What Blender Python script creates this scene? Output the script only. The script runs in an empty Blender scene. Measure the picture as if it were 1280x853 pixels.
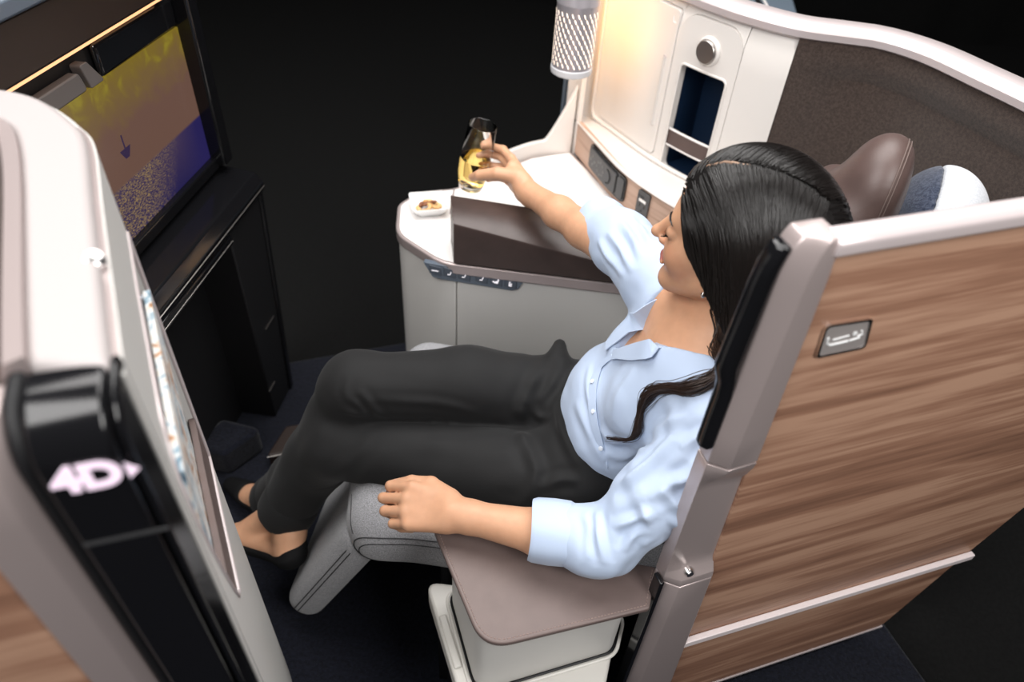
import bpy, bmesh, math, random
import numpy as np
from mathutils import Vector, Matrix
random.seed(7); rng = np.random.default_rng(7)
scene = bpy.context.scene
COL = scene.collection
pi = math.pi

# ------------------------------------------------------------------ camera
FPX = 887.0; CX, CY = 640.0, 426.5; CH = 1.65
def _dir(p): return np.array([p[0]-CX, -(p[1]-CY), -FPX])
_z = -_dir((570, 1404)); _z = _z/np.linalg.norm(_z)
_y = _dir((800, -370)); _y = _y-_z*(_y@_z); _y = _y/np.linalg.norm(_y)
_x = np.cross(_y, _z)
ROT = np.array([_x, _y, _z]); CAM = np.array([0, 0, CH])
cd = bpy.data.cameras.new('camera'); cam = bpy.data.objects.new('camera', cd); COL.objects.link(cam)
cd.sensor_width = 36.0; cd.lens = FPX/1280*36; cd.clip_start = .02; cd.clip_end = 60
m4 = Matrix.Identity(4)
for i in range(3):
    for j in range(3): m4[i][j] = ROT[i][j]
m4.translation = Vector(CAM); cam.matrix_world = m4
cd.dof.use_dof = True; cd.dof.focus_distance = 1.22; cd.dof.aperture_fstop = 2.5
scene.camera = cam
# ------------------------------------------------------------------ world, lights, exposure
wd = bpy.data.worlds.new('dark_studio'); scene.world = wd; wd.use_nodes = True
wd.node_tree.nodes['Background'].inputs[0].default_value = (.9, .93, 1, 1)
wd.node_tree.nodes['Background'].inputs[1].default_value = .035
def area(name, loc, target, sx, sy, power, color=(1, 1, 1)):
    l = bpy.data.lights.new(name, 'AREA'); l.shape = 'RECTANGLE'; l.size = sx; l.size_y = sy; l.energy = power; l.color = color
    o = bpy.data.objects.new(name, l); COL.objects.link(o); o.location = loc
    o.rotation_euler = (Vector(target)-Vector(loc)).to_track_quat('-Z', 'Y').to_euler(); return o
area('overhead_softbox', (-.15, 1.7, 3.3), (-.1, 1.2, .6), 2.8, 2.2, 135, (1, .98, .96))
area('front_softbox', (-1.3, -.7, 3.0), (.1, 1.1, .7), 2.0, 1.6, 84, (1, .985, .97))
area('side_softbox', (1.3, -.5, 2.5), (.5, .8, 1.2), .9, .9, 42, (1, .98, .96))
vs = scene.view_settings; vs.view_transform = 'Standard'; vs.look = 'None'; vs.gamma = 1; vs.exposure = 0; vs.use_curve_mapping = False

# ------------------------------------------------------------------ pixel -> place helpers
def ray(px, py): return ROT @ np.array([px-CX, -(py-CY), -FPX])
def PZ(px, py, z):
    r = ray(px, py); return CAM+(z-CH)/r[2]*r
def PV(px, py, o, u):
    """ray against the vertical plane through plan point o along plan direction u -> (s, z)"""
    u = np.array(u, float)/np.hypot(*u); n = np.array([u[1], -u[0]]); r = ray(px, py)
    t = (np.array(o[:2])@n)/(r[:2]@n); p = CAM+t*r
    return float((p[:2]-np.array(o[:2]))@u), float(p[2])

# ------------------------------------------------------------------ object helpers
def root(name, label, cat, loc=(0, 0, 0), group=None, kind=None):
    o = bpy.data.objects.new(name, None); COL.objects.link(o); o.location = loc; o.empty_display_size = .05
    tag(o, label, cat, group, kind); return o
def tag(o, label=None, cat=None, group=None, kind=None):
    if label: o['label'] = label
    if cat: o['category'] = cat
    if group: o['group'] = group
    if kind: o['kind'] = kind
    return o
def wloc(o):
    v = Vector((0, 0, 0))
    while o: v = v+o.location; o = o.parent
    return v
def mesh(name, verts, faces, mat, parent=None, smooth=True, bevel=0, seg=2, angle=35, flat_angle=40):
    me = bpy.data.meshes.new(name); me.from_pydata([tuple(map(float, v)) for v in verts], [], [tuple(map(int, f)) for f in faces]); me.update()
    return finish(name, me, mat, parent, smooth, bevel, seg, angle, flat_angle)
def finish(name, me, mat, parent=None, smooth=True, bevel=0, seg=2, angle=35, flat_angle=40, fix=True):
    if fix:
        bm = bmesh.new(); bm.from_mesh(me); bmesh.ops.recalc_face_normals(bm, faces=bm.faces); bm.to_mesh(me); bm.free()
    me.materials.append(mat)
    o = bpy.data.objects.new(name, me); COL.objects.link(o)
    if parent: o.parent = parent; o.location = -wloc(parent)
    if smooth:
        me.polygons.foreach_set('use_smooth', [True]*len(me.polygons))
        if flat_angle < 180: me.set_sharp_from_angle(angle=math.radians(flat_angle))
    if bevel:
        md = o.modifiers.new('bevel', 'BEVEL'); md.width = bevel; md.segments = seg; md.limit_method = 'ANGLE'; md.angle_limit = math.radians(angle)
        md.harden_normals = False
        if smooth: me.set_sharp_from_angle(angle=math.radians(60 if bevel else flat_angle))
    return o
def rounded(poly, r, n=6):
    """round the corners of a 2D polygon; r a number or one per corner"""
    out = []; N = len(poly)
    for i in range(N):
        p0, p, p1 = (np.array(poly[(i+k) % N], float) for k in (-1, 0, 1))
        ri = r[i] if hasattr(r, '__len__') else r
        if ri <= 0: out.append(tuple(p)); continue
        a = (p0-p); b = (p1-p); la, lb = np.linalg.norm(a), np.linalg.norm(b); a, b = a/la, b/lb
        ang = math.acos(max(-1, min(1, float(a@b)))); d = min(ri/math.tan(ang/2), .48*la, .48*lb)
        A, B = p+a*d, p+b*d
        for k in range(n+1):
            t = k/n; out.append(tuple((1-t)**2*A+2*t*(1-t)*p+t*t*B))
    return out
def prism(name, poly, z0, z1, mat, parent=None, bevel=0, **kw):
    n = len(poly); v = [(x, y, z0) for x, y in poly]+[(x, y, z1) for x, y in poly]
    f = [tuple(range(n))[::-1], tuple(range(n, 2*n))]+[(i, (i+1) % n, n+(i+1) % n, n+i) for i in range(n)]
    return mesh(name, v, f, mat, parent, bevel=bevel, **kw)
class Frame:
    """a flat frame: origin o, axes u (along), v (up), n (out)"""
    def __init__(s, o, u, v, n): s.o, s.u, s.v, s.n = (np.array(q, float) for q in (o, u, v, n))
    def __call__(s, a, b, c=0): return s.o+s.u*a+s.v*b+s.n*c
def plate(name, fr, poly, c0, c1, mat, parent=None, bevel=0, **kw):
    n = len(poly); v = [fr(a, b, c0) for a, b in poly]+[fr(a, b, c1) for a, b in poly]
    f = [tuple(range(n))[::-1], tuple(range(n, 2*n))]+[(i, (i+1) % n, n+(i+1) % n, n+i) for i in range(n)]
    return mesh(name, v, f, mat, parent, bevel=bevel, **kw)
def ring_plate(name, fr, outer, inner, c0, c1, mat, parent=None, **kw):
    n = len(outer); assert len(inner) == n
    v = [fr(a, b, c) for c in (c0, c1) for L in (outer, inner) for a, b in L]; f = []
    for i in range(n):
        j = (i+1) % n
        f += [(2*n+i, 2*n+j, 3*n+j, 3*n+i), (i, n+i, n+j, j), (i, j, 2*n+j, 2*n+i), (n+i, 3*n+i, 3*n+j, n+j)]
    return mesh(name, v, f, mat, parent, **kw)
def rrect(a0, a1, b0, b1, r, n=5): return rounded([(a0, b0), (a1, b0), (a1, b1), (a0, b1)], r, n)
def box(name, c, size, mat, parent=None, rz=0, bevel=.003, **kw):
    x, y, z = size; cs, sn = math.cos(rz), math.sin(rz)
    pts = [(c[0]+a*cs-b*sn, c[1]+a*sn+b*cs) for a, b in ((-x/2, -y/2), (x/2, -y/2), (x/2, y/2), (-x/2, y/2))]
    return prism(name, pts, c[2]-z/2, c[2]+z/2, mat, parent, bevel, **kw)
def smooth_path(pts, n=8):
    P = [np.array(p, float) for p in pts]; P = [2*P[0]-P[1]]+P+[2*P[-1]-P[-2]]; out = []
    for i in range(1, len(P)-2):
        for k in range(n):
            t = k/n; a, b, c, d = P[i-1], P[i], P[i+1], P[i+2]
            out.append(.5*(2*b+(c-a)*t+(2*a-5*b+4*c-d)*t*t+(3*b-a-3*c+d)*t**3))
    out.append(P[-2]); return out
def tube(name, pts, r, mat, parent=None, n=8, closed=False, caps=True, **kw):
    v, f = tube_geo(pts, r, n, closed, caps); return mesh(name, v, f, mat, parent, **kw)
def tube_geo(pts, r, n=8, closed=False, caps=True, flat=1.0, up=None):
    P = [np.array(p, float) for p in pts]; m = len(P); v = []; f = []; prev = None
    for i in range(m):
        if closed: t = P[(i+1) % m]-P[i-1]
        else: t = P[min(i+1, m-1)]-P[max(i-1, 0)]
        t = t/(np.linalg.norm(t)+1e-12)
        if prev is None: ref = np.array([0, 0, 1.]) if abs(t[2]) < .9 else np.array([1., 0, 0])
        else: ref = prev
        b = np.cross(t, ref); b = b/(np.linalg.norm(b)+1e-12); a = np.cross(b, t); prev = a
        ri = r[i] if hasattr(r, '__len__') else r
        for k in range(n):
            q = 2*pi*k/n; v.append(P[i]+ri*(math.cos(q)*a*flat+math.sin(q)*b))
    for i in range(m if closed else m-1):
        j = (i+1) % m
        for k in range(n): f.append((i*n+k, i*n+(k+1) % n, j*n+(k+1) % n, j*n+k))
    if caps and not closed: f += [tuple(range(n))[::-1], tuple((m-1)*n+k for k in range(n))]
    return v, f
def lathe(name, prof, o, axis, mat, parent=None, n=40, **kw):
    """prof: (radius, height) list turned about axis through o"""
    ax = np.array(axis, float); ax /= np.linalg.norm(ax); ref = np.array([1., 0, 0]) if abs(ax[0]) < .8 else np.array([0, 1., 0])
    a = np.cross(ax, ref); a /= np.linalg.norm(a); b = np.cross(ax, a); o = np.array(o, float); v = []; f = []
    for r, h in prof:
        for k in range(n):
            q = 2*pi*k/n; v.append(o+ax*h+r*(math.cos(q)*a+math.sin(q)*b))
    m = len(prof)
    for i in range(m-1):
        for k in range(n): f.append((i*n+k, i*n+(k+1) % n, (i+1)*n+(k+1) % n, (i+1)*n+k))
    if prof[0][0] > 1e-6: f.append(tuple(range(n))[::-1])
    if prof[-1][0] > 1e-6: f.append(tuple((m-1)*n+k for k in range(n)))
    return mesh(name, v, f, mat, parent, **kw)
class Wall:
    """an upright surface over a plan curve: (s, z, t) -> point, t out along the normal"""
    def __init__(s, pts, side=1, dense=10, smooth=True):
        q = np.array(smooth_path([(*p, 0) for p in pts], dense) if smooth else [(*p, 0) for p in pts])[:, :2]
        s.q = q; d = np.hypot(*np.diff(q, axis=0).T); s.s = np.concatenate([[0], np.cumsum(d)]); s.L = s.s[-1]; s.side = side
    def xy(s, a): return np.array([np.interp(a, s.s, s.q[:, 0]), np.interp(a, s.s, s.q[:, 1])])
    def nrm(s, a):
        e = .02; t = s.xy(min(a+e, s.L))-s.xy(max(a-e, 0)); t = t/np.hypot(*t); return s.side*np.array([t[1], -t[0]])
    def __call__(s, a, z, t=0):
        p = s.xy(min(max(a, 0), s.L)); ex = a-min(max(a, 0), s.L)
        n = s.nrm(min(max(a, 0), s.L)); tg = s.side*np.array([-n[1], n[0]])
        p = p+n*t+tg*ex; return np.array([p[0], p[1], z])
    def hit(s, px, py, t=0):
        """where the ray through a pixel first meets the surface (offset t)"""
        r = ray(px, py); best = None
        for i in range(len(s.q)-1):
            a, b = s.q[i], s.q[i+1]; u = b-a; n = np.array([u[1], -u[0]])/np.hypot(*u); a = a+s.side*n*t
            den = r[:2]@n
            if abs(den) < 1e-9: continue
            k = (a@n)/den
            if k <= 0: continue
            p = CAM+k*r; la = ((p[:2]-a)@u)/(u@u)
            e0 = -9 if i == 0 else -.02; e1 = 10 if i == len(s.q)-2 else 1.02
            if e0 <= la <= e1 and abs(s.s[i]+la*np.hypot(*u)-s.L/2) < s.L/2+.15 and (best is None or k < best[0]): best = (k, s.s[i]+la*np.hypot(*u), p[2])
        if best is None: raise ValueError((px, py))
        return best[1], best[2]
def strip(name, wall, s0, s1, lo, hi, t0, t1, mat, parent=None, n=16, rows=1, bevel=0, **kw):
    """solid panel between s0 and s1, lo(s)..hi(s), from depth t0 to t1 (numbers or functions)"""
    F = lambda q, *a: q(*a) if callable(q) else q
    S = s0 if hasattr(s0, '__len__') else np.linspace(s0, s1, n+1); n = len(S)-1; R = rows+1; v = []; f = []
    for t in (t0, t1):
        for a in S:
            l, h = F(lo, a), F(hi, a)
            for k in range(R):
                z = l+(h-l)*k/rows; v.append(wall(a, z, F(t, a, z)))
    N = (n+1)*R; id = lambda g, i, k: g*N+i*R+k
    for i in range(n):
        for k in range(rows):
            f.append((id(1, i, k), id(1, i+1, k), id(1, i+1, k+1), id(1, i, k+1)))
            f.append((id(0, i, k), id(0, i, k+1), id(0, i+1, k+1), id(0, i+1, k)))
        f.append((id(0, i, 0), id(0, i+1, 0), id(1, i+1, 0), id(1, i, 0)))
        f.append((id(0, i, rows), id(1, i, rows), id(1, i+1, rows), id(0, i+1, rows)))
    for k in range(rows):
        f.append((id(0, 0, k), id(1, 0, k), id(1, 0, k+1), id(0, 0, k+1)))
        f.append((id(0, n, k), id(0, n, k+1), id(1, n, k+1), id(1, n, k)))
    return mesh(name, v, f, mat, parent, bevel=bevel, **kw)
def sweep(name, wall, S, prof, mat, parent=None, zf=None, caps=True, **kw):
    """sweep a closed (t, z) profile along a wall curve"""
    m = len(prof); v = []; f = []
    for a in S:
        dz = zf(a) if zf else 0
        for t, z in prof: v.append(wall(a, z+dz, t))
    for i in range(len(S)-1):
        for k in range(m): f.append((i*m+k, i*m+(k+1) % m, (i+1)*m+(k+1) % m, (i+1)*m+k))
    if caps: f += [tuple(range(m))[::-1], tuple((len(S)-1)*m+k for k in range(m))]
    return mesh(name, v, f, mat, parent, **kw)
def copy_tree(o, parent=None):
    c = o.copy(); COL.objects.link(c)
    if parent: c.parent = parent
    for ch in [q for q in bpy.data.objects if q.parent == o]: copy_tree(ch, c)
    return c
def text_obj(name, s, fr, size, depth, mat, parent, bold=0.0, sx=1.0, font_off=0.0):
    """flat lettering as a mesh in the frame"""
    cu = bpy.data.curves.new(name, 'FONT'); cu.body = s; cu.size = size; cu.align_x = 'CENTER'; cu.align_y = 'CENTER'; cu.extrude = depth; cu.offset = bold
    o = bpy.data.objects.new(name, cu); COL.objects.link(o); dg = bpy.context.evaluated_depsgraph_get()
    me = bpy.data.meshes.new_from_object(o.evaluated_get(dg)); bpy.data.objects.remove(o)
    for v in me.vertices:
        p = fr(v.co.x*sx, v.co.y, v.co.z); v.co = Vector(p)
    return finish(name, me, mat, parent, smooth=False)

# ------------------------------------------------------------------ materials
MATS = {}
def mat(name, col, rough=.5, metal=0, spec=.5, bump=None, noise=None, **kw):
    """noise=(scale, amount) mottles the colour, bump=(scale, strength, distance)"""
    if name in MATS: return MATS[name]
    m = bpy.data.materials.new(name); m.use_nodes = True; nt = m.node_tree; b = nt.nodes['Principled BSDF']
    b.inputs['Base Color'].default_value = (*col, 1); b.inputs['Roughness'].default_value = rough; b.inputs['Metallic'].default_value = metal
    b.inputs['Specular IOR Level'].default_value = spec
    for k, v in kw.items(): b.inputs[k.replace('_', ' ')].default_value = v
    if noise or bump:
        tc = nt.nodes.new('ShaderNodeTexCoord')
    if noise:
        nz = nt.nodes.new('ShaderNodeTexNoise'); nz.inputs['Scale'].default_value = noise[0]; nz.inputs['Detail'].default_value = 4
        nt.links.new(tc.outputs['Object'], nz.inputs['Vector'])
        cr = nt.nodes.new('ShaderNodeValToRGB'); a = noise[1]
        cr.color_ramp.elements[0].color = (*[c*(1-a) for c in col], 1); cr.color_ramp.elements[1].color = (*[min(1, c*(1+a)) for c in col], 1)
        cr.color_ramp.elements[0].position = .3; cr.color_ramp.elements[1].position = .7
        nt.links.new(nz.outputs['Fac'], cr.inputs[0]); nt.links.new(cr.outputs[0], b.inputs['Base Color'])
    if bump:
        n2 = nt.nodes.new('ShaderNodeTexNoise'); n2.inputs['Scale'].default_value = bump[0]; n2.inputs['Detail'].default_value = 3
        nt.links.new(tc.outputs['Object'], n2.inputs['Vector'])
        bp = nt.nodes.new('ShaderNodeBump'); bp.inputs['Strength'].default_value = bump[1]; bp.inputs['Distance'].default_value = bump[2]
        nt.links.new(n2.outputs['Fac'], bp.inputs['Height']); nt.links.new(bp.outputs[0], b.inputs['Normal'])
    MATS[name] = m; return m
def wood(name, c_dark, c_mid, c_light, rz, scale=1.0, rough=.42):
    m = bpy.data.materials.new(name); m.use_nodes = True; nt = m.node_tree; b = nt.nodes['Principled BSDF']; N = nt.nodes.new; L = nt.links.new
    tc = N('ShaderNodeTexCoord'); rot = N('ShaderNodeMapping'); rot.inputs['Rotation'].default_value = (0, 0, -rz); L(tc.outputs['Object'], rot.inputs['Vector'])
    def layer(sx, sz, det, dist):
        mp = N('ShaderNodeMapping'); mp.inputs['Scale'].default_value = (sx*scale, sx*scale*.5, sz*scale); L(rot.outputs[0], mp.inputs['Vector'])
        n = N('ShaderNodeTexNoise'); n.inputs['Scale'].default_value = 1; n.inputs['Detail'].default_value = det; n.inputs['Distortion'].default_value = dist; L(mp.outputs[0], n.inputs['Vector']); return n
    a = layer(1.5, 22, 5, .6); c = layer(6, 160, 3, .2); d = layer(.9, 8, 2, .3)
    m1 = N('ShaderNodeMath'); m1.operation = 'MULTIPLY_ADD'; m1.inputs[1].default_value = .34; L(c.outputs[0], m1.inputs[0]); L(a.outputs[0], m1.inputs[2])
    m2 = N('ShaderNodeMath'); m2.operation = 'MULTIPLY_ADD'; m2.inputs[1].default_value = .45; L(d.outputs[0], m2.inputs[0]); L(m1.outputs[0], m2.inputs[2])
    cr = N('ShaderNodeValToRGB'); e = cr.color_ramp.elements
    e[0].position = .62; e[0].color = (*c_dark, 1); e[1].position = 1.12 if False else 1.0; e[1].color = (*c_light, 1)
    q = e.new(.86); q.color = (*c_mid, 1)
    L(m2.outputs[0], cr.inputs[0]); L(cr.outputs[0], b.inputs['Base Color']); b.inputs['Roughness'].default_value = rough; b.inputs['Specular IOR Level'].default_value = .35
    bp = N('ShaderNodeBump'); bp.inputs['Strength'].default_value = .12; bp.inputs['Distance'].default_value = .0006; L(c.outputs[0], bp.inputs['Height']); L(bp.outputs[0], b.inputs['Normal'])
    MATS[name] = m; return m
def fabric(name, c1, c2, scale=900, rough=.95, bump=.4, sheen=.2, dist=.0006):
    m = bpy.data.materials.new(name); m.use_nodes = True; nt = m.node_tree; b = nt.nodes['Principled BSDF']; N = nt.nodes.new; L = nt.links.new
    tc = N('ShaderNodeTexCoord'); n = N('ShaderNodeTexNoise'); n.inputs['Scale'].default_value = scale; n.inputs['Detail'].default_value = 2; L(tc.outputs['Object'], n.inputs['Vector'])
    n3 = N('ShaderNodeTexNoise'); n3.inputs['Scale'].default_value = scale*.35; n3.inputs['Detail'].default_value = 2; L(tc.outputs['Object'], n3.inputs['Vector'])
    ad = N('ShaderNodeMath'); ad.operation = 'ADD'; L(n.outputs[0], ad.inputs[0]); L(n3.outputs[0], ad.inputs[1])
    hf = N('ShaderNodeMath'); hf.operation = 'MULTIPLY'; hf.inputs[1].default_value = .5; L(ad.outputs[0], hf.inputs[0])
    cr = N('ShaderNodeValToRGB'); cr.color_ramp.elements[0].position = .4; cr.color_ramp.elements[1].position = .6
    cr.color_ramp.elements[0].color = (*c1, 1); cr.color_ramp.elements[1].color = (*c2, 1); L(hf.outputs[0], cr.inputs[0]); L(cr.outputs[0], b.inputs['Base Color'])
    bp = N('ShaderNodeBump'); bp.inputs['Strength'].default_value = bump; bp.inputs['Distance'].default_value = dist; L(hf.outputs[0], bp.inputs['Height']); L(bp.outputs[0], b.inputs['Normal'])
    b.inputs['Roughness'].default_value = rough; b.inputs['Sheen Weight'].default_value = sheen; b.inputs['Specular IOR Level'].default_value = .2
    MATS[name] = m; return m
def emit(name, col, power):
    m = bpy.data.materials.new(name); m.use_nodes = True; b = m.node_tree.nodes['Principled BSDF']
    b.inputs['Base Color'].default_value = (*[c*.3 for c in col], 1); b.inputs['Emission Color'].default_value = (*col, 1); b.inputs['Emission Strength'].default_value = power
    MATS[name] = m; return m
RW = math.atan2(.431, .902)            # heading of the aircraft axis (the wood shells lie along it)
UW = np.array([math.cos(RW), math.sin(RW)]); NW = np.array([UW[1], -UW[0]])
M_wood = wood('walnut_laminate', (.17, .085, .055), (.32, .17, .11), (.47, .28, .19), RW)
M_wood2 = wood('pale_walnut_laminate', (.24, .14, .10), (.40, .26, .19), (.50, .34, .26), math.atan2(-.28, .13), 1.6)
M_mauve = mat('mauve_satin_paint', (.46, .385, .375), .34, .45, .5, bump=(900, .06, .0003))
M_mauve2 = mat('pale_mauve_rail', (.56, .49, .49), .32, .2, .5)
M_cover = mat('pale_pink_white_cover', (.37, .335, .33), .5, 0, .35)
M_white = mat('warm_white_plastic', (.70, .66, .625), .38, 0, .5, bump=(1400, .05, .0002))
M_white2 = mat('white_table_laminate', (.86, .83, .81), .35, 0, .5)
M_grey = mat('light_grey_plastic', (.60, .585, .56), .45, 0, .5, bump=(1400, .05, .0002))
M_ivory = mat('ivory_plastic', (.62, .60, .56), .4, 0, .5)
M_black = mat('gloss_black_plastic', (.006, .006, .007), .12, 0, .5)
M_blackm = mat('matt_black_plastic', (.008, .008, .009), .5, 0, .3)
M_char = mat('charcoal_plastic', (.05, .05, .052), .4)
M_leather = mat('dark_brown_leather', (.052, .034, .03), .42, 0, .5, noise=(30, .12), bump=(700, .25, .0005))
M_leather2 = mat('mauve_brown_leather', (.135, .098, .09), .5, 0, .45, noise=(25, .08), bump=(800, .25, .0005))
M_leather3 = mat('headrest_brown_leather', (.085, .054, .048), .45, 0, .5, noise=(25, .1), bump=(700, .25, .0005))
M_felt = fabric('brown_felt', (.036, .0245, .020), (.066, .046, .038), 500, 1, .5, .35, .0008)
M_fab = fabric('heather_grey_fabric', (.17, .17, .18), (.40, .40, .42), 1500, .95, .5, .2, .0008)
M_fabd = fabric('dark_grey_fabric', (.07, .07, .072), (.16, .16, .165), 800, .95, .5, .2, .0008)
M_carpet = fabric('navy_carpet', (.0025, .003, .006), (.008, .0095, .0175), 330, 1, 1.0, .1, .004)
M_stage = fabric('black_stage_carpet', (.002, .002, .002), (.0045, .0045, .0045), 300, 1, .6, .0, .002)
M_chrome = mat('satin_chrome', (.75, .73, .72), .22, 1)
M_steel = mat('brushed_metal', (.42, .39, .37), .35, 1, bump=(300, .1, .0004))
M_thread = mat('dark_thread', (.02, .02, .022), .8)
M_thread2 = mat('brown_thread', (.12, .085, .075), .8)
M_navy = mat('navy_lining', (.004, .013, .034), .6, 0, .15)
M_led = emit('warm_led', (1, .50, .24), 1.5)
M_icon = mat('white_print', (.8, .8, .8), .5)
M_slate = mat('slate_blue_plastic', (.10, .125, .16), .35)
M_keyw = emit('lit_key_mark', (.95, .9, .95), .9)

# ================================================================== the setting
fl = mesh('floor', [(-6, -3, -.02), (6, -3, -.02), (6, 7, -.02), (-6, 7, -.02)], [(0, 1, 2, 3)], M_stage, smooth=False)
tag(fl, kind='structure')
# carpet laid under the suite, along the aircraft axis
o = np.array(PZ(350, 455, 0)[:2]); v2 = np.array([-UW[1], UW[0]])
r0 = np.array(PZ(1110, 786, 0)[:2]); ext = float((r0-o)@UW)
def axis_xy(a, b): return tuple(o+UW*a+v2*b)
cp = prism('floor_carpet', [axis_xy(-1.2, -2.6), axis_xy(ext, -2.6), axis_xy(ext, 0), axis_xy(-1.2, 0)], -.02, 0, M_carpet, bevel=.006)
tag(cp, 'navy carpet laid under the seat on the black floor', 'carpet', kind='structure')
# black drape hung behind the suite
dr = mesh('wall_back', [(x, 5.6+.05*math.sin(x*5)+.03*math.sin(x*13+1), z) for z in (-.02, 4.2) for x in np.linspace(-6, 6, 121)],
          [(i, i+1, 122+i, 121+i) for i in range(120)], M_stage)
tag(dr, kind='structure')

# ================================================================== near shell: wood panel with mauve frame
S0 = np.array(PZ(1010, 297, 1.275)[:2])
SH = Frame((S0[0], S0[1], 0), (UW[0], UW[1], 0), (0, 0, 1), (NW[0], NW[1], 0))     # a along the aisle, b height, c towards the aisle
def sp(px, py): return PV(px, py, S0, UW)
shell = root('seat_shell', 'walnut panelled seat shell with mauve metal frame beside the seated woman', 'seat shell', (S0[0]+.4*UW[0], S0[1]+.4*UW[1], 0))
ZT = 1.275
wl = lambda z: .036+(1.25-z)*.052                                   # where the wood starts beside the post
diag = lambda z: .829+(z-.493)*.30                                  # rear edge, cut back towards the floor
wp = rounded([(wl(.07), .07), (.685, .07), (.775, .352), (.829, .493), (1.0, .85), (1.05, 1.252), (wl(1.252), 1.252)], [.0, .02, .0, 0, 0, .02, .02])
plate('wood_panel', SH, wp, -.012, 0, M_wood, shell, bevel=.002)
plate('inner_liner', SH, rounded([(0.10, .1), (.66, .1), (.80, .5), (1.0, .9), (1.03, 1.25), (0.10, 1.25)], 0), -.018, -.0125, M_felt, shell)
# top rail
rail = [(-.017, 1.25), (-.016, 1.272), (-.009, 1.277), (.004, 1.277), (.014, 1.270), (.014, 1.254), (.003, 1.250)]
RS = Wall([tuple(S0+UW*a) for a in np.linspace(.03, 1.06, 9)])
sweep('top_rail', RS, np.linspace(0, RS.L, 20), rail, M_mauve2, shell, bevel=.003)
# the post in three lengths; a rounded top corner joins the rail
def post_sec(z, e=0): return [(-.013-e, -.030), (-.014-e, -.004), (.008, .014), (wl(z)-.001, .012), (wl(z)+.003, .0), (wl(z)+.003, -.030)]
def post(name, zs, e=0, scoop=None):
    v = []; f = []; m = 6
    for z in zs:
        k = 1.0; sec = post_sec(min(z, 1.25), e); dx = 0
        if z > 1.22: dx = .020*(1-math.sqrt(max(0, 1-((z-1.22)/.056)**2)))
        for i, (a, c) in enumerate(sec):
            if scoop and i in (2, 3):
                d = scoop(z); c -= d*(1.0 if i == 2 else .75); a += d*.15
            a = a+dx if i < 3 else a
            v.append(SH(a, z, c-(.3*dx if i in (2, 3) else 0)))
    for i in range(len(zs)-1):
        for k in range(m): f.append((i*m+k, i*m+(k+1) % m, (i+1)*m+(k+1) % m, (i+1)*m+k))
    f += [tuple(range(m))[::-1], tuple((len(zs)-1)*m+k for k in range(m))]
    return mesh(name, v, f, M_mauve, shell, bevel=.002, angle=25)
zc1 = sp(930, 572)[1]; zc2 = sp(880, 715)[1]
post('upper_post', list(np.linspace(zc1+.002, 1.2, 6))+list(1.22+.054*np.sin(np.linspace(0, pi/2, 7))), .0)
sc = lambda z: .021*min(1, max(0, (z-zc2-.012)/.02))*min(1, max(0, (zc1-.008-z)/.045))
post('grip_post', list(np.linspace(zc2+.0015, zc1-.0015, 24)), 0, sc)
post('lower_post', list(np.linspace(.02, zc2-.002, 6)))
lathe('grip_button', [(.0001, .006), (.006, .005), (.009, 0), (.009, -.008)], SH(.024, zc2+.022, .004), (NW[0], NW[1], .1), M_chrome, shell, n=20)
# pale handle bar along the panel
a0, b0 = sp(850, 801); a1, b1 = sp(1212, 691)
plate('trim_bar', SH, rounded([(a0, b0-.009), (a1, b1-.009), (a1, b1+.008), (a0+.004, b0+.009)], [.004, .002, .002, .004]), .0005, .012, mat('pale_bar_paint', (.78, .70, .70), .35), shell, bevel=.002)
plate('bottom_edge', SH, [(.06, .064), (.686, .064), (.686, .0695), (.06, .0695)], -.012, .002, M_mauve2, shell)
plate('plinth', SH, [(.02, .0), (.64, .0), (.66, .063), (.02, .063)], -.05, -.012, M_black, shell, bevel=.002)
for a in (.33, .37, .49):
    lathe('plinth_screw', [(.004, 0), (.0035, .0015), (.0001, .002)], SH(a, .045, -.012), (NW[0], NW[1], 0), M_steel, shell, n=10)
# metal plate with seat pictogram
c4 = [sp(*p) for p in ((1021, 443), (1078, 431), (1085, 399), (1032, 407))]
ic = plate('icon_plate', SH, rounded(c4, .006), .0, .003, mat('silver_grey_paint', (.33, .30, .29), .35, .2), shell, bevel=.001)
ring_plate('plate_rim', SH, rounded([(a+dx, b+dz) for (a, b), dx, dz in zip(c4, (-.003, .003, .003, -.003), (-.003, -.003, .003, .003))], .007), rounded(c4, .006), .0, .0042, M_chrome, ic)
cc = np.mean(c4, axis=0)
def icon_line(nm, pts, r): tube(nm, [SH(cc[0]+a, cc[1]+b, .0035) for a, b in pts], r, M_icon, ic, n=6)
icon_line('icon_seat', [(-.026, .006), (-.024, -.004), (-.018, -.007), (.006, -.006)], .0016)
icon_line('icon_line', [(-.018, .001), (.004, .003)], .0011)
lathe('icon_dot', [(.003, 0), (.003, .001), (.0001, .0013)], SH(cc[0]+.012, cc[1]+.004, .003), (NW[0], NW[1], 0), M_icon, ic, n=14)
icon_line('icon_arrow', [(.017, -.001), (.024, .001), (.020, .007)], .0013)
icon_line('icon_bar', [(.008, -.006), (.022, -.004)], .0013)
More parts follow.
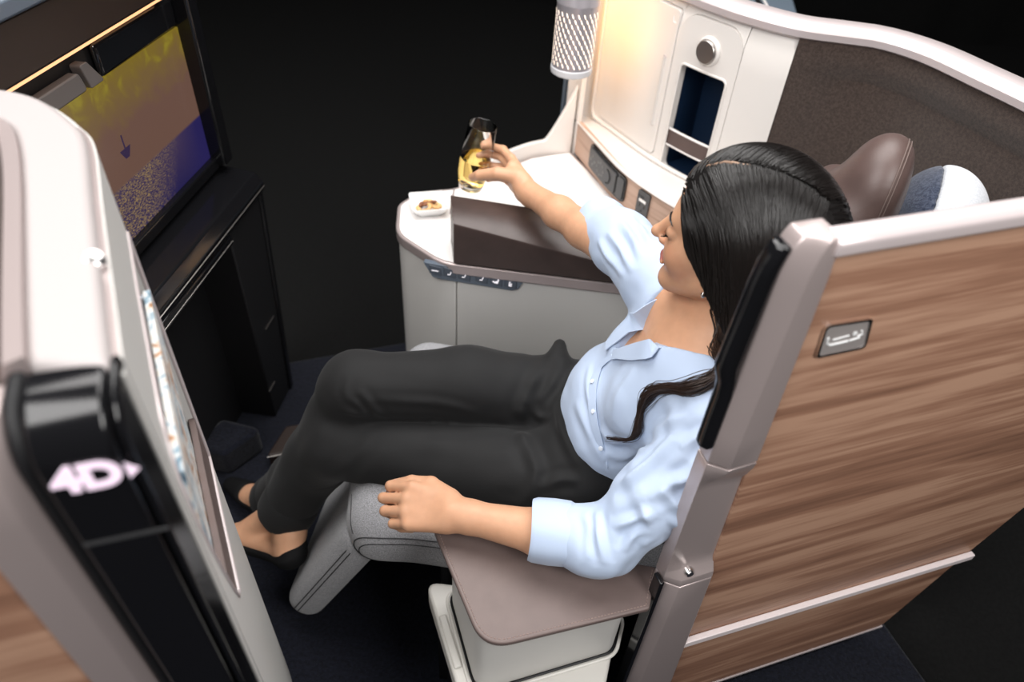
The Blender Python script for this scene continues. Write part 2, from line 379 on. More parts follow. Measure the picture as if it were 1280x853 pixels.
# black gloss edge of the seat back, standing inside the post
bk = [(-.037, -.012), (-.035, -.024), (-.024, -.03), (-.0155, -.028), (-.0155, -.004), (-.030, -.003)]
v = []; f = []; zs = np.linspace(.95, 1.262, 14); m = len(bk)
for z in zs:
    dx = .022*(1-math.sqrt(max(0, 1-((z-1.19)/.078)**2))) if z > 1.19 else (-.006+.012*min(1, (1.09-z)/.03) if z < 1.09 else -.006*min(1, (1.19-z)/.1))
    for a, c in bk: v.append(SH(a+dx*(1 if a < -.026 else .6), z, c))
for i in range(len(zs)-1):
    for k in range(m): f.append((i*m+k, i*m+(k+1) % m, (i+1)*m+(k+1) % m, (i+1)*m+k))
f += [tuple(range(m))[::-1], tuple((len(zs)-1)*m+k for k in range(m))]
mesh('black_edge_trim', v, f, M_black, shell, bevel=.004, seg=3)
# black lower guide beside the lower post
gl = [(-.027, .1), (-.017, .1), (-.017, zc2+.012), (-.025, zc2+.012)]
plate('guide_strip', SH, gl, -.016, .006, M_black, shell, bevel=.002)

# ================================================================== front suite shell (seat in front), close to the camera
ZF = 1.295
A = np.array(PZ(150, 456, ZF)[:2]); Q = np.array(PZ(114, 170, ZF)[:2]); B0 = np.array(PZ(20, 476, ZF)[:2])
front = root('seat_shell', 'rounded white and grey shell of the seat in front with a lit 4D sign', 'seat shell', (A[0]-.1, A[1]+.1, 0))
AQ = (Q-A)/np.hypot(*(Q-A)); NQ = np.array([AQ[1], -AQ[0]])
far = [tuple(PZ(px, py, ZF)[:2]) for px, py in ((95, 146), (62, 122), (25, 110), (-25, 104), (-90, 100))]
GW = Wall([tuple(A+AQ*t) for t in (0, .12, .24)]+[tuple(Q)]+far, side=1, dense=10)
sQ = float(GW.s[np.argmin(np.hypot(*(GW.q-Q).T))])
# pocket opening in (s, z)
def gq(px, py): return PV(px, py, A, AQ)
pk_s0, pk_s1 = .03, sQ-.012
bulge = lambda a, z: 0.0
def pk_hi(a): return 1.165+.02*min(1, max(0, (a-pk_s0)/(pk_s1-pk_s0)))-.04*max(0, (.06-a)/.03)
def pk_lo(a): return .79+(.27*((.11-a)/.08)**1.5 if a < .11 else 0)
strip('side_panel', GW, np.linspace(.002, pk_s0, 5), 0, .015, ZF-.012, -.02, bulge, M_grey, front, rows=16)
strip('side_panel', GW, np.linspace(pk_s0, pk_s1, 14), 0, lambda a: pk_hi(a), ZF-.012, -.02, bulge, M_grey, front, rows=6)
strip('side_panel', GW, np.linspace(pk_s0, pk_s1, 14), 0, .015, pk_lo, -.02, bulge, M_grey, front, rows=10)
strip('side_panel', GW, np.linspace(pk_s1, GW.L, 26), 0, .015, ZF-.012, -.02, bulge, M_grey, front, rows=16)
strip('pocket_lining', GW, np.linspace(pk_s0-.02, pk_s1+.01, 12), 0, .70, 1.2, -.045, -.035, M_leather2, front)
rimp = [GW(a, pk_lo(a), bulge(a, pk_lo(a))) for a in np.linspace(pk_s0, pk_s1, 20)]+[GW(a, pk_hi(a), bulge(a, pk_hi(a))) for a in np.linspace(pk_s1, pk_s0, 16)]
tube('pocket_rim', rimp, .0025, M_mauve2, front, n=8, closed=True)
# flap of the pocket: brown leather face holding the magazine
strip('pocket_flap', GW, np.linspace(pk_s0+.03, pk_s1, 12), 0, lambda a: pk_lo(a)+.003, lambda a: max(.875, pk_lo(a)+.006), -.009, lambda a, z: -.001, M_leather2, front)
# top cover
inn = [tuple(PZ(px, py, ZF)[:2]) for px, py in ((28, 452), (26, 380), (25, 300), (24, 230), (20, 185), (10, 160), (-20, 146), (-90, 138))]
inner = [q[:2] for q in smooth_path([(*p, 0) for p in inn], 5)]
outer = [tuple(GW(a, 0, -.006)[:2]) for a in np.linspace(.0, GW.L, 44)]
prism('top_cover', outer+inner[::-1], ZF-.05, ZF, M_cover, front, bevel=.008, seg=3, angle=50)
strip('seam_line', GW, np.linspace(.01, sQ+.05, 20), 0, ZF-.016, ZF-.010, -.012, lambda a, z: bulge(a, z)-.002, M_mauve, front)
IW = Wall([tuple(q) for q in inner], side=-1, smooth=False)
sweep('inner_rim', IW, np.linspace(0, IW.L, 36), [(-.002, ZF+.004), (.012, ZF+.001), (.018, ZF-.014), (.014, ZF-.03), (-.002, ZF-.03)], M_mauve, front)
strip('felt_lining', IW, np.linspace(0, IW.L, 30), 0, .4, ZF-.02, .012, .026, M_felt, front)
# black end cap that carries the sign
CapU = (A-B0)/np.hypot(*(A-B0)); CapN = np.array([CapU[1], -CapU[0]]); wc = float(np.hypot(*(A-B0)))
CF = Frame((B0[0], B0[1], 0), (CapU[0], CapU[1], 0), (0, 0, 1), (CapN[0], CapN[1], 0))
CD = .046
prof = [(-.012, ZF-.004)]
for k in range(13):
    q = k/12*pi/2; prof.append((CD-.05+.05*math.sin(q), ZF-.052+.05*math.cos(q)))
prof += [(CD, 1.1), (CD, .75), (CD, .3), (CD, .02), (-.012, .02)]
def cap(name, a0, a1, dc, mt, zlo=None, zhi=None, bev=.004):
    pr = [(c+dc, z) for c, z in prof]
    v = [CF(a, z, c) for a in (a0, a1) for c, z in pr]; n = len(pr)
    f = [tuple(range(n)), tuple(range(n, 2*n))[::-1]]+[(i, n+i, n+(i+1) % n, (i+1) % n) for i in range(n)]
    return mesh(name, v, f, mt, front, bevel=bev, seg=2, angle=60)
cap('end_cap', .002, wc-.010, .0, M_black)
cap('cap_edge', wc-.0095, wc-.002, -.006, M_black)
cap('cap_edge', -.009, .0015, -.004, M_blackm)
for zz in (CF and PV(170, 668, B0+CapN*.046, CapU)[1],):
    plate('cap_joint', CF, [(.004, zz-.002), (wc, zz-.002), (wc, zz+.002), (.004, zz+.002)], CD+.0002, CD+.0008, M_char, front)
sa, sz = PV(117, 596, B0+CapN*.046, CapU)
SF = Frame(CF(sa, sz, CD+.0006), CF.u, CF.v, CF.n)
text_obj('seat_number', '4D', Frame(CF(sa-.004, sz, CD+.0006), CF.u, CF.v, CF.n), .035, .0006, emit('lit_sign', (1, .8, .95), .95), front, bold=.0016, sx=1.0)
plate('seat_arrow', Frame(CF(sa+.0235, sz+.001, CD+.0006), CF.u, CF.v, CF.n), [(-.002, -.008), (.006, 0), (-.002, .008)], 0, .0008, MATS['lit_sign'], front)
# mauve post and wood panel towards the aisle
FW = Frame((B0[0], B0[1], 0), (UW[0], UW[1], 0), (0, 0, 1), (NW[0], NW[1], 0))
pw = PV(125, 853, B0+NW*.02, UW); p2 = PV(0, 615, B0+NW*.02, UW)
prf = [(-.011, -.01), (-.011, .040), (-.02, .050), (-.052, .050), (-.056, .044), (-.056, -.01)]
v = []; f = []; zs = [.02]+list(np.linspace(.3, 1.2, 6))+list(1.2+.085*np.sin(np.linspace(.1, pi/2, 8))); m = 6
for z in zs:
    d = .03*(1-math.sqrt(max(0, 1-((z-1.2)/.0865)**2))) if z > 1.2 else 0
    for a, c in prf: v.append(FW(a, z, c-(d if c > 0 else 0)))
for i in range(len(zs)-1):
    for k in range(m): f.append((i*m+k, i*m+(k+1) % m, (i+1)*m+(k+1) % m, (i+1)*m+k))
f += [tuple(range(m))[::-1], tuple((len(zs)-1)*m+k for k in range(m))]
mesh('frame_post', v, f, M_mauve, front, bevel=.003, angle=25)
plate('wood_panel', FW, [(-.9, .07), (-.0565, .07), (-.0565, 1.235), (-.9, 1.235)], .028, .041, M_wood, front, bevel=.002)
plate('panel_rail', FW, [(-.9, 1.236), (-.0565, 1.236), (-.0565, 1.285), (-.9, 1.285)], .0, .046, M_mauve2, front, bevel=.006, seg=3)
lathe('cover_stud', [(.009, 0), (.008, .004), (.004, .006), (.0001, .006)], [*PZ(118, 326, ZF-.004)[:2], ZF-.004], (.5, -.3, .8), M_chrome, front, n=20)

# magazine in the pocket
def magazine_mat():
    m = bpy.data.materials.new('magazine_print'); m.use_nodes = True; nt = m.node_tree; b = nt.nodes['Principled BSDF']; N = nt.nodes.new; L = nt.links.new
    tc = N('ShaderNodeTexCoord'); mp = N('ShaderNodeMapping'); mp.inputs['Scale'].default_value = (26, 26, 14); L(tc.outputs['Object'], mp.inputs['Vector'])
    n = N('ShaderNodeTexNoise'); n.inputs['Scale'].default_value = 1.2; n.inputs['Detail'].default_value = 3; n.inputs['Distortion'].default_value = 1.4; L(mp.outputs[0], n.inputs['Vector'])
    cr = N('ShaderNodeValToRGB'); e = cr.color_ramp.elements; cr.color_ramp.interpolation = 'EASE'
    e[0].position = .32; e[0].color = (.05, .10, .16, 1); e[1].position = .75; e[1].color = (.42, .16, .05, 1)
    for p, c in ((.40, (.30, .42, .50)), (.46, (.72, .74, .74)), (.56, (.75, .70, .64)), (.62, (.50, .24, .10)), (.68, (.16, .07, .03))): q = e.new(p); q.color = (*c, 1)
    L(n.outputs[0], cr.inputs[0]); L(cr.outputs[0], b.inputs['Base Color']); b.inputs['Roughness'].default_value = .6; b.inputs['Specular IOR Level'].default_value = .15; return m
mag = root('magazine', 'glossy magazine tucked in the pocket of the front seat shell', 'magazine', GW(.25, .62, 0))
ms0, ms1 = .04, pk_s1-.05
strip('cover', GW, np.linspace(ms0, ms1, 10), 0, .83, lambda a: 1.125+.05*(a-ms0), lambda a, z: -.018+.017*max(0, (z-.86)/.27), lambda a, z: -.011+.017*max(0, (z-.86)/.27), magazine_mat(), mag, rows=8)
strip('pages', GW, np.linspace(ms0+.002, ms1-.002, 10), 0, .832, lambda a: 1.122+.05*(a-ms0), -.034, lambda a, z: -.0285, M_icon, mag, rows=2)
tube('spine', [GW(ms1, z, -.017+.017*max(0, (z-.86)/.27)) for z in np.linspace(.83, 1.13, 9)], .006, mat('magazine_spine', (.55, .6, .66), .3), mag, n=8)

# ================================================================== screen unit
XS = -.9
tv = root('screen_unit', 'black cabinet with a large video screen and warm light strip', 'screen unit', (-.95, 1.25, 0))
YR = 1.50
scr_y1 = 1.485; scr_z1 = 1.085; scr_z0 = .776; scr_y0 = scr_y1-.55
TF = Frame((XS, 0, 0), (0, 1, 0), (0, 0, 1), (1, 0, 0))
def screen_mat():
    m = bpy.data.materials.new('sunset_picture'); m.use_nodes = True; nt = m.node_tree; b = nt.nodes['Principled BSDF']; N = nt.nodes.new; L = nt.links.new
    tc = N('ShaderNodeTexCoord'); sx = N('ShaderNodeSeparateXYZ'); L(tc.outputs['Object'], sx.inputs[0])
    def mr(sock, a, b_, c=0., d=1.): q = N('ShaderNodeMapRange'); L(sock, q.inputs[0]); q.inputs[1].default_value = a; q.inputs[2].default_value = b_; q.inputs[3].default_value = c; q.inputs[4].default_value = d; return q.outputs[0]
    def mth(op, a, b_=None, cl=False):
        q = N('ShaderNodeMath'); q.operation = op; q.use_clamp = cl
        for i, s in enumerate((a, b_)):
            if s is None: continue
            if isinstance(s, (int, float)): q.inputs[i].default_value = s
            else: L(s, q.inputs[i])
        return q.outputs[0]
    def mix(fac, a, b_):
        q = N('ShaderNodeMix'); q.data_type = 'RGBA'
        for i, s in ((0, fac), (6, a), (7, b_)):
            if isinstance(s, tuple): q.inputs[i].default_value = (*s, 1)
            else: L(s, q.inputs[i])
        return q.outputs[2]
    y, z = sx.outputs[1], sx.outputs[2]
    v = mr(z, scr_z0, scr_z1); u = mr(y, scr_y0, scr_y1)
    cl = N('ShaderNodeTexNoise'); cl.inputs['Scale'].default_value = 22; cl.inputs['Detail'].default_value = 6; cl.inputs['Distortion'].default_value = .6; L(tc.outputs['Object'], cl.inputs['Vector'])
    up = mth('ADD', v, mth('MULTIPLY', mth('SUBTRACT', cl.outputs[0], .5), .35))
    sky = mix(mr(up, .66, 1.02), (.150, .080, .058), (.21, .145, .014))
    gold = mr(cl.outputs[0], .5, .62); sky = mix(mth('MULTIPLY', gold, mr(up, .80, 1.0), True), sky, (.27, .21, .022))
    mp = N('ShaderNodeMapping'); mp.inputs['Scale'].default_value = (1, 120, 420); L(tc.outputs['Object'], mp.inputs['Vector'])
    wv = N('ShaderNodeTexNoise'); wv.inputs['Scale'].default_value = 1.6; wv.inputs['Detail'].default_value = 4; L(mp.outputs[0], wv.inputs['Vector'])
    glit = mth('MULTIPLY', mr(wv.outputs[0], .47, .6), mth('SUBTRACT', 1.0, mr(mth('ABSOLUTE', mth('SUBTRACT', mth('ADD', u, mth('MULTIPLY', v, -.35)), .36)), .10, .34), True), True)
    sea = mix(mr(v, .0, .36), (.018, .014, .075), (.055, .035, .085)); sea = mix(glit, sea, (.30, .20, .085))
    sea2 = mix(mr(u, .8, .95), sea, (.02, .015, .09))
    pic = mix(mr(v, .345, .362), sea2, sky)
    # dark boat on the horizon
    du = mth('ABSOLUTE', mth('SUBTRACT', u, .47)); hull = mth('MULTIPLY', mth('LESS_THAN', du, mth('ADD', .012, mth('MULTIPLY', mth('SUBTRACT', v, .485), .35))), mth('MULTIPLY', mth('GREATER_THAN', v, .485), mth('LESS_THAN', v, .55)))
    mast = mth('MULTIPLY', mth('LESS_THAN', du, .004), mth('MULTIPLY', mth('GREATER_THAN', v, .5), mth('LESS_THAN', v, .64)))
    pic = mix(mth('MAXIMUM', hull, mast), pic, (.035, .02, .06))
    L(pic, b.inputs['Emission Color']); b.inputs['Emission Strength'].default_value = .88; b.inputs['Base Color'].default_value = (.003, .003, .004, 1); b.inputs['Roughness'].default_value = .22
    return m
plate('backing', TF, [(.86, .70), (YR, .70), (YR, 1.40), (.86, 1.40)], -.05, -.012, M_blackm, tv)
plate('screen', TF, [(scr_y0, scr_z0), (scr_y1, scr_z0), (scr_y1, scr_z1), (scr_y0, scr_z1)], -.0115, 0, screen_mat(), tv)
plate('bezel_right', TF, [(scr_y1+.001, .755), (YR+.03, .755), (YR+.03, 1.40), (scr_y1+.001, 1.40)], -.012, .035, M_black, tv, bevel=.006)
plate('bezel_bottom', TF, [(.86, .745), (YR+.03, .745), (YR+.03, scr_z0-.001), (.86, scr_z0-.001)], -.012, .014, M_black, tv, bevel=.004)
# recess above the screen with a small grey box
plate('bezel_top', TF, [(scr_y0+.26, scr_z1+.001), (scr_y1, scr_z1+.001), (scr_y1, 1.149), (scr_y0+.26, 1.149)], -.012, .004, M_black, tv, bevel=.008)
plate('camera_box', TF, rounded([(scr_y0+.05, scr_z1+.002), (scr_y0+.205, scr_z1+.002), (scr_y0+.195, 1.122), (scr_y0+.05, 1.122)], .008), -.012, .008, mat('dark_grey_trim', (.12, .105, .1), .4), tv, bevel=.003)
plate('camera_box_end', TF, rounded([(scr_y0+.212, scr_z1+.002), (scr_y0+.255, scr_z1+.002), (scr_y0+.222, 1.132), (scr_y0+.20, 1.132)], .005), -.012, .010, MATS['dark_grey_trim'], tv, bevel=.004)
# light strip and brown top
plate('light_strip', TF, [(.80, 1.156), (YR-.06, 1.156), (YR-.06, 1.168), (.80, 1.168)], .002, .012, M_led, tv)
M_dbrown = mat('dark_bronze_panel', (.022, .013, .010), .4, .1)
plate('header_panel', TF, [(.80, 1.1685), (YR-.055, 1.1685), (YR-.055, 1.26), (.80, 1.26)], -.012, .03, M_dbrown, tv, bevel=.006)
plate('header_rail', TF, [(.80, 1.2605), (YR-.055, 1.2605), (YR-.055, 1.29), (.80, 1.29)], -.012, .045, M_slate, tv, bevel=.006)
plate('header_cap', TF, [(.80, 1.2905), (YR-.055, 1.2905), (YR-.055, 1.40), (.80, 1.40)], -.012, .02, M_blackm, tv, bevel=.006)
# ledge under the screen with rolled front edge, and stowed table under it
ld = rounded([(-.012, .735), (.085, .725), (.104, .70), (.10, .672), (-.012, .672)], [0, .012, .012, .006, 0], 5)
LWl = Wall([(XS, .86), (XS, 1.15), (XS, YR+.028)], side=1)
sweep('ledge', LWl, np.linspace(0, LWl.L, 6), ld, M_black, tv, bevel=.003)
tube('ledge_line', [(XS+.1025, y, .688) for y in (.862, YR+.028)], .0012, M_steel, tv, n=6)
plate('stowed_table', TF, [(.87, .640), (1.33, .640), (1.33, .668), (.87, .668)], -.012, .10, M_black, tv, bevel=.006)
tube('table_edge_line', [(XS+.1, y, .652) for y in (.872, 1.325)], .001, M_steel, tv, n=6)
# leg
lt = [PV(*p, (XS+.09, 0), (0, 1)) for p in ((302, 250), (356, 512), (322, 512), (247, 330))]
plate('leg', TF, [(1.34, .0), (1.455, .0), (1.52, .67), (1.34, .67)], -.05, .085, M_blackm, tv, bevel=.004)
plate('leg_edge', TF, [(1.4555, .0), (1.478, .0), (1.54, .67), (1.5205, .67)], -.05, .09, M_black, tv, bevel=.004)
for zz, y0, y1 in ((.30, 1.40, 1.46), (.11, 1.34, 1.38)): plate('leg_clip', TF, [(y0, zz), (y1, zz), (y1, zz+.003), (y0, zz+.003)], .0855, .087, M_steel, tv)
plate('back_panel', TF, [(.86, .0), (1.34, .0), (1.34, .64), (.86, .64)], -.05, -.02, M_blackm, tv)
# carpeted foot platform
fp = [PZ(*p, .09)[:2] for p in ((278, 523), (328, 535), (280, 568), (232, 560))]
ft = prism('foot_platform', rounded([tuple(p) for p in fp], .02), 0, .09, M_carpet, bevel=.01)
tag(ft, 'low navy carpeted foot platform under the screen', 'footrest')
bt = root('baggage_bar', 'dark bronze strip across the floor behind the shoes', 'floor strip', [*PZ(360, 548, 0)[:2], 0])
bp = [PZ(*p, .05)[:2] for p in ((333, 570), (357, 533), (410, 524), (392, 560))]
prism('bar_body', rounded([tuple(p) for p in bp], .008), .0, .05, M_dbrown, bt, bevel=.004)
tube('bar_edge', [PZ(334, 572, .0515), PZ(368, 565, .0515)], .0014, M_steel, bt, n=6)

# ================================================================== implicit-surface mesher (smooth blended solids)
def _rotm(ax, up=None):
    """rows: local axes; first row along ax"""
    a = np.array(ax, float); a /= np.linalg.norm(a); u = np.array(up if up is not None else ((0, 0, 1) if abs(a[2]) < .9 else (1, 0, 0)), float)
    b = np.cross(u, a); b /= np.linalg.norm(b); c = np.cross(a, b); return np.array([a, b, c])
class Cone:
    def __init__(s, a, b, ra, rb, k=.02, op='u', flat=None):
        s.a, s.b = np.array(a, float), np.array(b, float); s.ra, s.rb, s.k, s.op = ra, rb, k, op; s.flat = flat   # flat=(dir, factor): squash across dir
        if flat is not None: s.fd = np.array(flat[0], float)/np.linalg.norm(flat[0])
    def __call__(s, p):
        w = p-s.a
        if s.flat is not None: w = w+np.outer(w@s.fd*(1/s.flat[1]-1), s.fd)
        ba = s.b-s.a
        if s.flat is not None: ba = ba+s.fd*(ba@s.fd)*(1/s.flat[1]-1)
        t = np.clip((w@ba)/(ba@ba), 0, 1); d = np.linalg.norm(w-t[:, None]*ba, axis=1)-(s.ra+(s.rb-s.ra)*t)
        return d
class Ell:
    def __init__(s, c, r, R=None, k=.02, op='u'): s.c = np.array(c, float); s.r = np.array(r, float); s.R = np.eye(3) if R is None else R; s.k = k; s.op = op
    def __call__(s, p):
        q = (p-s.c)@s.R.T; k0 = np.linalg.norm(q/s.r, axis=1); k1 = np.linalg.norm(q/s.r**2, axis=1)+1e-9
        return np.where(k0 < 1e-3, -s.r.min(), k0*(k0-1)/k1)
class Box:
    def __init__(s, c, h, R=None, rd=.01, k=.01, op='u'): s.c = np.array(c, float); s.h = np.array(h, float)-rd; s.R = np.eye(3) if R is None else R; s.rd = rd; s.k = k; s.op = op
    def __call__(s, p):
        q = np.abs((p-s.c)@s.R.T)-s.h
        return np.linalg.norm(np.maximum(q, 0), axis=1)+np.minimum(q.max(axis=1), 0)-s.rd
class Half:
    """half space: keeps the side the normal points away from"""
    def __init__(s, c, n, k=.003, op='i'): s.c = np.array(c, float); s.n = np.array(n, float)/np.linalg.norm(n); s.k = k; s.op = op
    def __call__(s, p): return (p-s.c)@s.n
def chain(pts, rad, k=.02, flat=None): return [Cone(pts[i], pts[i+1], rad[i], rad[i+1], k if i else k, 'u', flat) for i in range(len(pts)-1)]
def smin(a, b, k):
    h = np.maximum(k-np.abs(a-b), 0)/k; return np.minimum(a, b)-h*h*k*.25
def smax(a, b, k): return -smin(-a, -b, k)
def field(prims, p, sel=None):
    d = np.full(len(p), 1.0)
    for i, q in enumerate(prims):
        if sel is not None and not sel[i]: continue
        e = q(p)
        if q.op == 'u': d = smin(d, e, q.k)
        elif q.op == 's': d = smax(d, -e, q.k)
        else: d = smax(d, e, q.k)
    return d
def grad(prims, p, e=.0015):
    g = np.stack([field(prims, p+np.eye(3)[i]*e)-field(prims, p-np.eye(3)[i]*e) for i in range(3)], 1)
    return g/(np.linalg.norm(g, axis=1)[:, None]+1e-12)
def implicit(prims, lo, hi, h, nb=12, extra=None):
    """surface-net mesh of the blended field inside the box lo..hi with cell size h"""
    lo = np.array(lo, float); hi = np.array(hi, float); dims = np.ceil((hi-lo)/h).astype(int)+1; nblk = np.ceil(dims/nb).astype(int)
    bi = np.stack(np.meshgrid(*[np.arange(n) for n in nblk], indexing='ij'), -1).reshape(-1, 3)
    cen = lo+(bi*nb+nb/2)*h; rad = nb*h*.5*math.sqrt(3)+2*h
    D = np.stack([q(cen) for q in prims], 1); uni = np.array([q.op == 'u' for q in prims]); kk = np.array([q.k for q in prims])
    tot = field(prims, cen); act = np.abs(tot) < rad*1.35+.012
    g1 = np.arange(-1, nb+1); loc = np.stack(np.meshgrid(g1, g1, g1, indexing='ij'), -1); S = nb+2
    KEY = []; VERT = []; QUAD = []
    strd = np.array([(dims[1]+nb+4)*(dims[2]+nb+4), dims[2]+nb+4, 1], dtype=np.int64)
    corner = [(i, j, k) for i in (0, 1) for j in (0, 1) for k in (0, 1)]
    edges = [(a, b) for a in range(8) for b in range(a+1, 8) if sum(abs(x-y) for x, y in zip(corner[a], corner[b])) == 1]
    for b in np.nonzero(act)[0]:
        umin = D[b][uni].min() if uni.any() else 0
        sel = np.where(uni, D[b] < umin+2.2*rad+kk+.01, np.abs(D[b]) < rad*1.6+kk+.02)
        for i, q in enumerate(prims):
            if q.op == 'i' and D[b][i] > 0: sel[i] = True
            if q.op == 's' and D[b][i] < rad*1.6: sel[i] = True
        base = bi[b]*nb; pts = (lo+(loc.reshape(-1, 3)+base)*h)
        F = field(prims, pts, sel)
        if extra is not None: F = F+extra(pts)
        F = F.reshape(S, S, S); neg = F < 0
        if neg.all() or not neg.any(): continue
        # cells with min corner index 0..nb-1 plus the -1 layer (computed for sharing)
        C = np.zeros((S-1,)*3, int)
        for (i, j, k) in corner: C += neg[i:S-1+i, j:S-1+j, k:S-1+k]
        own = np.zeros_like(C, bool); own[1:, 1:, 1:] = True
        mix = (C > 0) & (C < 8)
        idx = np.argwhere(mix & own)
        if len(idx):
            vals = np.stack([F[idx[:, 0]+i, idx[:, 1]+j, idx[:, 2]+k] for i, j, k in corner], 1)
            acc = np.zeros((len(idx), 3)); cnt = np.zeros(len(idx))
            for a, c in edges:
                va, vc = vals[:, a], vals[:, c]; cr = (va < 0) != (vc < 0); t = np.where(cr, va/np.where(cr, va-vc, 1), 0)
                pa, pc = np.array(corner[a], float), np.array(corner[c], float); acc += cr[:, None]*(pa+t[:, None]*(pc-pa)); cnt += cr
            VERT.append(lo+(idx-1+base+acc/cnt[:, None])*h); KEY.append(((idx+base)*strd).sum(1))
        for ax in range(3):
            o1, o2 = [(1, 2), (2, 0), (0, 1)][ax]
            n0 = neg[1:S-1, 1:S-1, 1:S-1]; sl = [slice(1, S-1)]*3; sl[ax] = slice(2, S); n1 = neg[tuple(sl)]
            cr = np.argwhere(n0 != n1)
            if not len(cr): continue
            flip = n0[cr[:, 0], cr[:, 1], cr[:, 2]]; cell = cr+1
            def k_(d1, d2): c2 = cell.copy(); c2[:, o1] -= d1; c2[:, o2] -= d2; return ((c2+base)*strd).sum(1)
            q = np.stack([k_(0, 0), k_(1, 0), k_(1, 1), k_(0, 1)], 1); q[~flip] = q[~flip][:, ::-1]; QUAD.append(q)
    key = np.concatenate(KEY); V = np.concatenate(VERT); q = np.concatenate(QUAD); order = np.argsort(key); key = key[order]; V = V[order]
    i = np.searchsorted(key, q); i = np.minimum(i, len(key)-1); ok = (key[i] == q).all(1); return V, i[ok]
def relax(V, Qd, it=2, lam=.5):
    for _ in range(it):
        A = np.zeros_like(V); n = np.zeros(len(V))
        for a, b in ((0, 1), (1, 2), (2, 3), (3, 0)):
            np.add.at(A, Qd[:, a], V[Qd[:, b]]); np.add.at(n, Qd[:, a], 1); np.add.at(A, Qd[:, b], V[Qd[:, a]]); np.add.at(n, Qd[:, b], 1)
        V = V+lam*(A/np.maximum(n, 1)[:, None]-V)
    return V
def vnormals(V, Qd):
    n = np.cross(V[Qd[:, 2]]-V[Qd[:, 0]], V[Qd[:, 3]]-V[Qd[:, 1]]); N = np.zeros_like(V)
    for a in range(4): np.add.at(N, Qd[:, a], n)
    return N/(np.linalg.norm(N, axis=1)[:, None]+1e-12)
def quad_object(name, V, Qd, material, parent=None, colors=None):
    me = bpy.data.meshes.new(name); me.vertices.add(len(V)); me.vertices.foreach_set('co', V.astype(np.float32).ravel())
    me.loops.add(4*len(Qd)); me.loops.foreach_set('vertex_index', Qd.astype(np.int32).ravel()); me.polygons.add(len(Qd))
    me.polygons.foreach_set('loop_start', np.arange(0, 4*len(Qd), 4, dtype=np.int32)); me.polygons.foreach_set('use_smooth', np.ones(len(Qd), bool)); me.update(calc_edges=True); me.validate()
    if colors is not None:
        at = me.color_attributes.new('tint', 'FLOAT_COLOR', 'POINT'); at.data.foreach_set('color', np.concatenate([colors, np.ones((len(V), 1))], 1).astype(np.float32).ravel())
    return finish(name, me, material, parent, smooth=False, fix=False)
def solid(name, prims, h, material, parent=None, lo=None, hi=None, it=2, disp=None, extra=None):
    if lo is None:
        L = []; 
        for q in prims:
            if q.op != 'u': continue
            if isinstance(q, Cone): L += [q.a-q.ra, q.a+q.ra, q.b-q.rb, q.b+q.rb]
            elif isinstance(q, Ell): L += [q.c-q.r.max(), q.c+q.r.max()]
            elif isinstance(q, Box):
                e = np.abs(q.R.T)@(q.h+q.rd); L += [q.c-e, q.c+e]
        L = np.array(L); lo = L.min(0)-.02; hi = L.max(0)+.02
    V, Qd = implicit(prims, lo, hi, h, extra=extra); V = relax(V, Qd, it)
    if disp is not None: V = V+vnormals(V, Qd)*disp(V)[:, None]
    return quad_object(name, V, Qd, material, parent)
# cheap vectorised value noise for cloth folds
_perm = rng.random((32, 32, 32))
def vnoise(p):
    i = np.floor(p).astype(int); f = p-i; f = f*f*(3-2*f); r = 0
    for a in (0, 1):
        for b in (0, 1):
            for c in (0, 1):
                w = (f[:, 0] if a else 1-f[:, 0])*(f[:, 1] if b else 1-f[:, 1])*(f[:, 2] if c else 1-f[:, 2])
                r = r+w*_perm[(i[:, 0]+a) % 32, (i[:, 1]+b) % 32, (i[:, 2]+c) % 32]
    return r

# ================================================================== side console with table, armrest and seat controls
CZ = .64; YC = float(PZ(654, 350, .62)[1])
con = root('side_console', 'pale grey side console with white table top and brown leather armrest', 'console', (-.1, 1.55, 0))
def cz(px, py, z=CZ): return tuple(PZ(px, py, z)[:2])
pl_front = [(.42, YC), (-.30, YC), (-.40, YC+.012)]
bl = cz(718, 191); b2 = cz(769, 257)
outline = [(.40, YC), (-.30, YC)]+[cz(494, 292), cz(497, 255), cz(524, 239), cz(568, 235)]+[(-.15, 1.93), (bl[0]-.01, bl[1]+.005), (.12, 1.74), (.27, 1.60), (.40, 1.50)]
rr = [0, .12, .10, .06, .05, .04, .0, .0, .0, .0, 0]
out2 = rounded(outline, rr, 6)
def inset(poly, d):
    P = np.array(poly); c = P.mean(0); n = len(P); R = []
    for i in range(n):
        t = P[(i+1) % n]-P[i-1]; t /= np.hypot(*t)+1e-9; nn = np.array([t[1], -t[0]])
        if nn@(P[i]-c) < 0: nn = -nn
        R.append(tuple(P[i]-nn*d))
    return R
prism('table_top', inset(out2, .009), CZ-.015, CZ, M_white2, con, bevel=.0015)
prism('edge_trim', inset(out2, .0), CZ-.030, CZ-.0005, M_mauve, con, bevel=.004, seg=3)
body = inset(out2, .006)
# front is split by a seam at x
xs = -.263
left = [p for p in body if p[0] < xs]; right = [p for p in body if p[0] >= xs]
iL = [i for i, p in enumerate(body) if p[0] < xs]
yb = 1.80
prism('body_end', [(xs-.0012, YC+.006)]+left+[(xs-.0012, yb-.02)], .02, CZ-.0305, M_grey, con, bevel=.004)
prism('body_front', [(.39, YC+.006), (xs+.0012, YC+.006), (xs+.0012, yb-.02), (-.05, 1.92), (.095, 1.715), (.24, 1.55), (.34, 1.47), (.39, 1.44)], .02, CZ-.0305, M_grey, con, bevel=.003)
